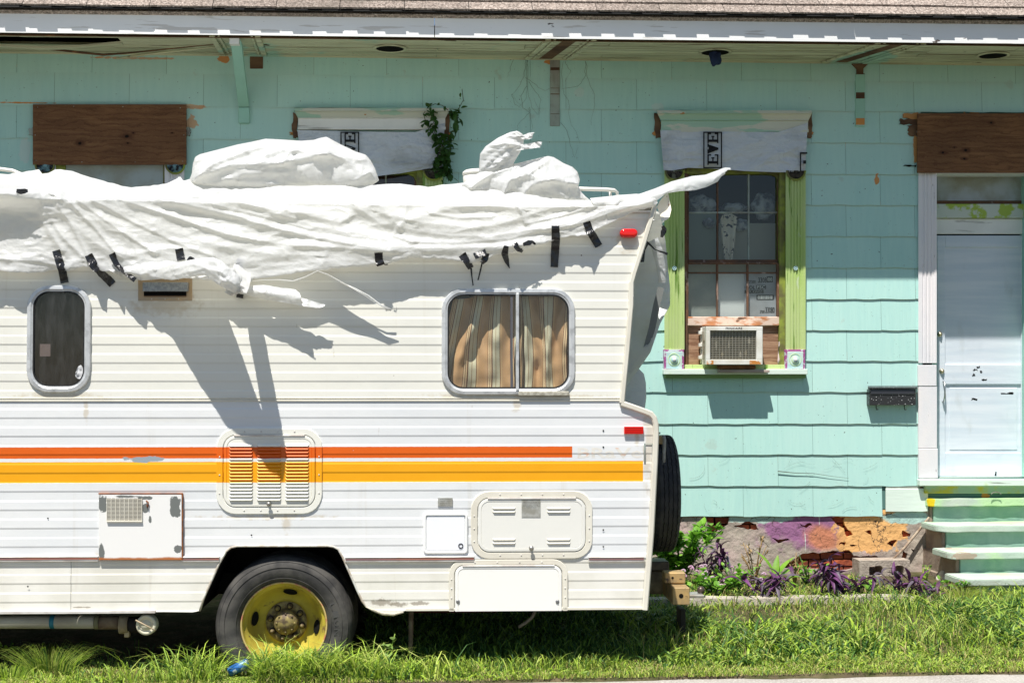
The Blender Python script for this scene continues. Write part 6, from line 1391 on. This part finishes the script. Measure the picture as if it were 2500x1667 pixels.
def blades(name, x, y, h, w, mats, probs, lean=.5, zoff=0, label=None, kind='stuff', zfun=gz, seed=1, az=None):
    h = np.where((abs(x - CANX) < .11) & (y < CANY+.02), np.minimum(h, .018), h)
    r = np.random.default_rng(seed); n = len(x); z = zfun(x, y) + zoff
    a = r.uniform(0, 2*math.pi, n) if az is None else az; b = r.uniform(0, 2*math.pi, n); ln = lean*r.uniform(.15, 1.25, n)*h
    bx, by = np.cos(b)*w/2, np.sin(b)*w/2; lx, ly = np.cos(a), np.sin(a)
    lev = [(0,0,1.0),(.45,.18,.95),(.80,.55,.7),(1.0 ,1.0,0.0)]
    V = []
    droop = r.uniform(.05, .65, n)
    for (t, k, ww) in lev:
        zz = z + h*(t - droop*k*k*.9); cx, cyy = x + lx*ln*k, y + ly*ln*k
        if ww > 0: V += [np.stack([cx-bx*ww, cyy-by*ww, zz], -1), np.stack([cx+bx*ww, cyy+by*ww, zz], -1)]
        else: V += [np.stack([cx, cyy, zz], -1)]
    V = np.stack(V, 1); base = np.arange(n)[:,None,None]*7
    tri = np.array([[0,1,3],[0,3,2],[2,3,5],[2,5,4],[4,5,6]])[None] + base
    tri = tri.reshape(-1,3); me = bpy.data.meshes.new(name)
    me.vertices.add(n*7); me.vertices.foreach_set('co', V.reshape(-1).astype(np.float32))
    me.loops.add(tri.size); me.loops.foreach_set('vertex_index', tri.ravel().astype(np.int32)); me.polygons.add(len(tri)); me.polygons.foreach_set('loop_start', np.arange(0, tri.size, 3, dtype=np.int32))
    me.update(calc_edges=True)
    for m_ in mats: me.materials.append(m_)
    mi = r.choice(len(mats), n, p=probs); me.polygons.foreach_set('material_index', np.repeat(mi, 5).astype(np.int32)); me.polygons.foreach_set('use_smooth', np.ones(len(tri), bool))
    o = link(name, me); tag(o, label, None, None, kind); return o
r = np.random.default_rng(3)
def U(a, b, n): return r.uniform(a, b, n)
# short verge turf along the street
n = 60000; x, y = U(-3.0,4.6,n), 7.93 + r.beta(1.0,1.6,n)*.75; kk = vn(x*3,y*5,31)+.5*vn(x*9,y*12,32) > -.55; x, y = x[kk], y[kk]; n = len(x)
blades('grass', x, y, (.010+.035*r.random(n)**1.5)*(1+.7*vn(x*2.5,y*4,33)), U(.003,.006,n), [G1,G2,G3,G4,G5], [.22,.30,.12,.20,.16], 1.1, 0, 'short yellow-green turf along the street edge', seed=2)
# longer grass right of the motorhome
n = 21000; x, y = U(1.25,5.6,n), U(8.0,10.2,n); d = .55+.45*vn(x*1.6, y*2.2, 6); keep = r.random(n) < d+.25; x, y = x[keep], y[keep]; n = len(x)
blades('grass', x, y, (.02+.13*r.random(n)**2)*(.9+.8*vn(x*1.7,y*2.2,7))*np.clip((y-7.9)/.7,.3,1), U(.004,.010,n), [G1,G2,G3,G4,G5], [.34,.16,.28,.07,.15], 1.1, 0, 'tall ragged grass between the bed and the street', seed=3)
n = 11000; x, y = U(1.45,5.6,n), U(8.15,9.9,n); kk = vn(x*1.1,y*1.6,21) > -.25; x, y = x[kk], y[kk]; n = len(x); blades('broad_leaf_grass', x, y, U(.09,.19,n)*np.clip((y-7.95)/.6,.35,1), U(.009,.018,n), [G1,G3,G5,G2], [.32,.46,.12,.10], 1.45, 0, 'broad bladed dark grass in front of the steps', seed=4)
n = 700; x, y = U(1.4,4.7,n), U(8.2,10.1,n); blades('dry_stalk', x, y, U(.08,.22,n), U(.002,.004,n), [G4,G2], [.7,.3], .9, 0, 'scattered dry straw stalks in the tall grass', seed=14)
n = 9000; x, y = U(-2.6,4.6,n), 7.95 + r.beta(1.2,2,n)*1.3; kk = vn(x*1.9,y*2.5,51) > .05; x, y = x[kk], y[kk]; n = len(x); blades('small_weed', x, y, U(.012,.045,n), U(.010,.020,n), [G1,G5,G3], [.4,.4,.2], 2.2, 0, 'low round-leaved weeds mixed into the turf', seed=15)
# shaded growth under the coach
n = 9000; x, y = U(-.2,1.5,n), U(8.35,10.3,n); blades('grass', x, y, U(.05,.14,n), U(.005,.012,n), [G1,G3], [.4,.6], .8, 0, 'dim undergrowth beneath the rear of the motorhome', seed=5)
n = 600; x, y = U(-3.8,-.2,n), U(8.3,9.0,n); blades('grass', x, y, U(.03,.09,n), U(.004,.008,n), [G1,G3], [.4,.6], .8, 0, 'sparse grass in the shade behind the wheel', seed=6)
# longer blades round the wheel and along the coach
x = np.concatenate([r.normal(-.75,.42,2400), U(-2.5,.1,1200)]); n = len(x); y = U(7.99,8.16,n); kk = (vn(x*2.6,y*0,41)+.6*vn(x*7,y*3,42) > -.1) | (r.random(n) < .12); x, y = x[kk], y[kk]; n = len(x)
blades('tall_grass', x, y, (.03+.25*r.random(n)**1.6)*(.35+.65*np.exp(-((x+.75)/.75)**2))*(1+.5*vn(x*4,y,43)), U(.004,.009,n), [G1,G2,G5,G3], [.35,.25,.30,.10], .8, 0, 'long bright grass growing in front of the wheel', seed=7)
n = 2200; x, y = r.normal(-.62,.30,n), U(7.97,8.07,n); blades('tall_grass', x, y, .07+.19*r.random(n)**1.3, U(.004,.009,n), [G1,G2,G5,G3], [.35,.22,.28,.15], 1.2, 0, 'dense arching grass hiding the foot of the yellow-rimmed wheel', seed=17)
n = 1100; x, y = U(-.5,1.3,n), U(8.05,8.3,n); blades('tall_grass', x, y, U(.04,.12,n), U(.004,.009,n), [G1,G2,G5,G3], [.35,.2,.25,.2], .9, 0, 'ragged grass below the compartment hatch', seed=8)
# bed undergrowth
n = 9000; x, y = U(1.0,3.9,n), 10.27+r.beta(1,2.2,n)*1.7; kk = ~((x > W(2085,1380,.2).x) & (x < W(2235,1380,.2).x) & (y > 10.8)); x, y = x[kk], y[kk]; n = len(x); blades('ground_cover', x, y, U(.02,.09,n), U(.004,.012,n), [G1,G5,G3,G4], [.26,.18,.26,.30], .9, 0, 'low mixed growth filling the flower bed', seed=9)
n = 9000; x, y = U(3.6,8,n), U(9.9,11.9,n); kk = (x > 5.6) | (y < 10.7); x, y = x[kk], y[kk]; n = len(x); blades('grass', x, y, U(.03,.10,n), U(.004,.010,n), [G1,G2,G3,G5], [.4,.2,.25,.15], .9, 0, 'grass around and beyond the foot of the steps', seed=19)
# tufts as things
def tuft(cx, cyy, n, h, sp, label, seed, mats=None, probs=None):
    rr = np.random.default_rng(seed); a = rr.uniform(0,2*math.pi,n); q = rr.random(n)**.7*sp
    x, y = cx+np.cos(a)*q, cyy+np.sin(a)*q*.5
    o = blades('grass_tuft', x, y, h*rr.uniform(.5,1,n), rr.uniform(.003,.006,n), mats or [G1,G2,G3,G5], probs or [.3,.35,.15,.2], 1.0, 0, None, None, seed=seed, az=a)
    tag(o, label, 'grass tuft'); return o
def at_ground(px, py):
    rr = ray(px, py)
    t = 1.0
    for _ in range(30): p = CAM + rr*t; t += (p.z - float(gz(p.x, p.y)))/abs(rr.z)*.7
    return CAM + rr*t
p = at_ground(118, 1655); tuft(p.x, p.y+.03, 420, .27, .13, 'big arching grass tuft at the lower left under the skirt', 21)
p = at_ground(20, 1660); tuft(p.x, p.y, 200, .16, .12, 'smaller grass tuft at the left edge beside the big arching one', 22)
p = at_ground(2355, 1470); tuft(p.x, p.y, 140, .22, .10, 'yellow-green grass tuft before the lowest step', 23, [G5,G2,G4], [.5,.35,.15])
# single leaves: shared meshes
def leaf_mesh(name, L_, w, mat, curve=.3, fold=.25, n=7, widest=.35):
    V, Fc = [], []
    for i in range(n+1):
        t = i/n; ww = w*(math.sin(math.pi*min(1, t/widest*.5)) if t < widest else math.cos(math.pi/2*(t-widest)/(1-widest)))
        x = L_*t; z = curve*L_*(t - t*t*1.8)
        V += [(x, -ww, z+fold*ww), (x, 0, z), (x, ww, z+fold*ww)]
    for i in range(n):
        a = 3*i; Fc += [(a, a+1, a+4, a+3), (a+1, a+2, a+5, a+4)]
    me = bpy.data.meshes.new(name); me.from_pydata(V, [], Fc); me.materials.append(mat); me.polygons.foreach_set('use_smooth', [True]*len(me.polygons)); me.update(); return me
def leafy(name, label, cat, base, leaves, meshes, spread, elev=(20,80), sc=(.6,1.1), hgt=.15, group=None, seed=0, stem_mat=None, nstem=4):
    rr = random.Random(seed); root = empty(name, base); tag(root, label, cat, group)
    stems = []
    for s in range(nstem):
        a = rr.uniform(0, 2*math.pi); e = Vector((math.cos(a)*spread*rr.uniform(.3,1), math.sin(a)*spread*.6*rr.uniform(.3,1), hgt*rr.uniform(.5,1.0))); stems.append(e)
        tube('stem', [Vector((0,0,-.01)), e*.5+Vector((0,0,hgt*.1)), e], [.005,.0045,.003], stem_mat or G3, root, 5)
    for k in range(leaves):
        e = rr.choice(stems); t = rr.uniform(.15, 1); o = link('leaf', rr.choice(meshes), root)
        o.location = e*t + Vector((0,0,hgt*.1*math.sin(t*3))); o.rotation_euler = (rr.uniform(-.4,.4), -rad(rr.uniform(*elev)), rr.uniform(0, 2*math.pi)); s = rr.uniform(*sc); o.scale = (s,s,s)
    return root
PUR = leafmat('purple_leaf', (.065,.022,.060), (.15,.05,.15), 14, .10); PUR2 = leafmat('grey_purple_leaf', (.10,.08,.10), (.13,.10,.14), 14, .10)
LP = [leaf_mesh('purple_blade', .15, .016, PUR, .6, .5), leaf_mesh('purple_blade', .13, .015, PUR2, .8, .5), leaf_mesh('purple_blade', .12, .013, PUR, .3, .6)]
PST = simple('purple_stem', (.12,.04,.10), .6)
for (px, py, nl, sp, hg, lab, sd) in ((1745,1440,26,.16,.30,'sparse purple-leaved plant behind the pink flowers',31),(1872,1468,34,.17,.18,'purple-leaved clump left of the broad green leaves',32),(2060,1462,58,.22,.26,'largest purple-leaved clump in the middle of the bed',33),(2205,1462,20,.16,.16,'small purple-leaved clump before the concrete block',34),(2275,1466,10,.12,.10,'few purple leaves nearest the stone',35)):
    p = at_ground(px, py); leafy('purple_plant', lab, 'plant', p, int(nl*2.3), LP, sp*1.5, (-35,62), (.7,1.25), hg*1.15, 'purple-leaved plants in the bed', sd, PST, 7)
GL = leafmat('broad_leaf', (.16,.34,.025), (.24,.42,.05), 10, .3); LB = [leaf_mesh('broad_blade', .24, .028, GL, .25, .3, 8, .55)]
p = at_ground(1893, 1440); br_ = leafy('broad_leaf_plant', 'bright green plant with long broad leaves in the bed', 'plant', p, 0, LB, .03, (30,80), (.9,1.2), .08, None, 40, None, 1)
for (az_, el, s) in ((2.6,68,1.25),(.35,58,1.15),(.1,40,1.2),(1.1,75,1.0),(-.25,22,1.1),(3.6,30,.8),(5.5,10,.9)):
    o = link('leaf', LB[0], br_); o.location = (0,0,.05); o.rotation_euler = (0, -rad(el), az_); o.scale = (s,s,s)
BL = leafmat('bush_leaf', (.14,.33,.03), (.22,.42,.05), 10, .3); LS = [leaf_mesh('oval_leaf', .060, .019, BL, .1, .25, 5, .45), leaf_mesh('oval_leaf', .045, .015, BL, .2, .25, 5, .45)]
p = at_ground(1668, 1440); leafy('green_bush', 'bright green leafy bush beside the spare tyre and hitch', 'bush', p + Vector((0,.2,0)), 560, LS, .46, (-20,60), (1.0,1.9), .54, None, 41, G3, 22)
p = at_ground(1745, 1462); fb = leafy('flowering_plant', 'low green plant dotted with small pink flowers', 'plant', p, 360, LS, .48, (0,60), (.6,1.2), .24, None, 42, G3, 14)
PK = leafmat('pink_petal', (.62,.36,.52), (.75,.60,.70), 30, .3)
rr = random.Random(5); PM = None
bm = bmesh.new()
for k in range(9):
    a = rr.uniform(0,6.28); e = rr.uniform(.1,1.3); c = Vector((math.cos(a)*math.cos(e), math.sin(a)*math.cos(e), math.sin(e)))*.012
    bmesh.ops.create_icosphere(bm, subdivisions=1, radius=.0055, matrix=Matrix.Translation(c))
fo = bm_obj('flower', bm, PK); PM = fo.data; bpy.data.objects.remove(fo)
for k in range(34):
    o = link('flower', PM, fb); o.location = (rr.uniform(-.30,.36), rr.uniform(-.12,.1), rr.uniform(.05,.24)); s = rr.uniform(.7,1.4); o.scale = (s,s,s)
DRY = simple('dry_stem', (.30,.20,.09), .9); DL = leafmat('dry_leaf', (.35,.25,.12), (.20,.13,.06), 10, .1); LD = [leaf_mesh('dry_blade', .05, .008, DL, -.4, .5, 4)]
p = at_ground(1868, 1440); leafy('dry_plant', 'withered brown plant against the grey foundation', 'plant', p + Vector((0,.35,0)), 60, LD, .14, (-80,40), (.6,1.2), .42, None, 43, DRY, 10)
p = at_ground(1962, 1450); leafy('dry_plant', 'withered brown stalks between the green and purple leaves', 'plant', p + Vector((0,.25,0)), 26, LD, .06, (-80,0), (.6,1.1), .34, None, 44, DRY, 6)
p = at_ground(1690, 1400); leafy('dry_plant', 'tangle of dry twigs behind the green bush', 'plant', p + Vector((.05,.5,0)), 20, LD, .25, (-60,60), (.4,.8), .55, None, 45, DRY, 18)
p = at_ground(2255, 1440); leafy('fern_plant', 'small light green ferny weed left of the loose brick', 'plant', p, 40, LS, .07, (0,70), (.3,.55), .20, None, 46, G5, 5)
p = at_ground(2052, 1400); leafy('green_plant', 'small green plant between foundation and purple clump', 'plant', p + Vector((0,.2,0)), 14, LS, .10, (0,60), (.8,1.2), .25, None, 47, G1, 4)
for k, (px, py, nl, sp, hg, lab) in enumerate(((1800,1455,120,.26,.24,'mixed small-leaved weeds between the pink flowers and the broad leaves'),(1985,1440,110,.22,.26,'mixed green weeds left of the largest purple clump'),(2120,1462,90,.24,.14,'low green weeds before the concrete block'),(2330,1455,90,.22,.10,'low green weeds around the pale stone'))):
    p = at_ground(px, py); leafy('green_weed', lab, 'weed', p + Vector((0,.12,0)), nl, [LS[1], LD[0], LS[0]], sp, (-20,70), (.45,1.0), hg, None, 60+k, G3, 14)
HL_ = leafmat('weed_leaf', (.30,.42,.15), (.22,.34,.08), 14, .3); LW = [leaf_mesh('weed_blade', .062, .024, HL_, .2, .2, 6, .4)]
ci = K(945, 1640, .02); pw = CO + CX*ci.x + CYv*ci.y; p = Vector((pw.x, pw.y, float(gz(pw.x, pw.y))))
wd = leafy('weed', 'upright pale green weed with torn leaves beside the support leg', 'weed', p, 12, LW, .05, (-10,60), (.7,1.2), .27, None, 48, G1, 3)
# vine over the middle window
VL = leafmat('vine_leaf', (.045,.12,.02), (.03,.07,.015), 14, .2); LV = [leaf_mesh('vine_blade', .062, .019, VL, .1, .2, 5, .4)]
vine = empty('climbing_vine', W(1085, 300, .1)); tag(vine, 'dark green leafy vine hanging over the corner of the middle window', 'vine'); vo = W(1085,300,.1)
paths = [[(1128,218),(1131,245),(1122,262),(1108,280),(1100,275),(1080,258),(1062,254),(1045,262),(1034,278),(1040,300),(1048,318),(1062,330),(1078,345),(1082,370),(1075,400),(1085,430),(1080,448)],
         [(1100,268),(1118,290),(1112,310),(1098,330),(1088,350),(1070,380),(1060,410),(1082,420)], [(1050,255),(1060,290),(1056,310),(1070,345),(1095,370),(1090,410),(1105,440)], [(1080,330),(1072,370),(1090,395),(1072,425)], [(1092,330),(1100,360),(1082,385),(1095,425),(1070,410)]]
rr = random.Random(9)
for pth in paths:
    pts = [W(a, b, .11+.02*math.sin(i*1.7)) - vo for i, (a,b) in enumerate(pth)]; tube('vine_stem', pts, .0028, simple('vine_brown', (.06,.05,.025), .8) if pth is paths[0] else bpy.data.materials['vine_brown'], vine, 5)
    dens = 40 if pth is paths[0] else 52
    for k in range(dens):
        i = rr.randrange(len(pts)-1); q = pts[i].lerp(pts[i+1], rr.random()); o = link('leaf', LV[0], vine)
        if i < 2 and pth is paths[0] and rr.random() < .6: s = .35
        else: s = rr.uniform(.7,1.35)
        o.location = q + Vector((rr.uniform(-.02,.02), rr.uniform(-.04,.0), 0)); o.rotation_euler = (rr.uniform(-.8,.8), rad(rr.uniform(-20,90)), rr.uniform(0,6.28)); o.scale = (s,s,s)
# dead rootlets on the upper wall
roots = empty('dead_rootlets', W(1290,140,.02)); tag(roots, 'thin dead vine tendrils hanging on the teal wall under the eave', 'dead vine'); ro = W(1290,140,.02)
RM = simple('tendril', (.10,.11,.085), .9)
tend = [[(1283,146),(1280,180),(1270,210),(1252,230),(1262,250),(1278,262)], [(1286,146),(1285,190),(1290,230),(1300,262),(1312,285),(1318,270),(1305,240)], [(1289,146),(1288,200),(1284,240),(1268,262)], [(1284,190),(1310,210),(1330,222),(1352,214)], [(1286,210),(1272,235),(1276,262),(1290,275),(1300,300),(1298,322)], [(1296,262),(1285,285),(1268,298),(1262,318)],
 [(1430,150),(1428,190),(1410,212),(1385,215),(1370,218)], [(1430,150),(1434,190),(1450,225),(1452,255),(1445,290),(1443,306)], [(1375,150),(1372,190),(1378,230),(1392,255),(1390,300),(1410,325),(1416,350)], [(1368,300),(1384,318),(1392,350),(1402,385),(1412,360)], [(1254,146),(1245,170),(1237,190)], [(1290,200),(1320,240),(1315,290)], [(1250,230),(1256,255),(1270,262)], [(1380,150),(1392,175),(1380,200)]]
for tp in tend:
    pts = rs(tp, 14); tube('tendril', [W(a+5*nz(a*.08,b*.1,1,3), b, .024+.006*math.sin(i)) - ro for i, (a,b) in enumerate(pts)], list(np.linspace(.0013,.0005,14)), RM, roots, 4)
# dry tendrils stuck to the lowest shingle rows
dt_ = empty('clinging_tendrils', W(1900, 1190, .02)); tag(dt_, 'fine curled dry tendrils stuck to the lowest shingle rows', 'dead vine'); do_ = W(1900,1190,.02)
rr = random.Random(77)
for k in range(24):
    x0 = rr.uniform(1660, 2235); y0 = rr.uniform(1125, 1245); a = rr.uniform(0, 6.28); cv = rr.uniform(-.5,.5); pts = []
    if y0 > 1180 and x0 > 2150: continue
    L_ = rr.uniform(4, 13)
    for i in range(6): pts.append(W(x0, y0, .021) - do_); x0 += L_*math.cos(a); y0 = min(1252, y0 + L_*.8*math.sin(a)); a += cv
    tube('tendril', pts, rr.choice((.0004,.0006,.0008)), RM, dt_, 3)
tube('twig', [W(a, b, .024) - do_ for a, b in ((1899,1150),(1940,1154),(1985,1155),(2030,1162),(2072,1167))], [.004,.003,.002,.0015,.001], RM, dt_, 5)
# ================================================================ tidy: no level below sub-part
def depth_of(o):
    k = 0
    while o.parent: o = o.parent; k += 1
    return k
for o in list(scene.objects):
    while depth_of(o) > 2: o.parent = o.parent.parent
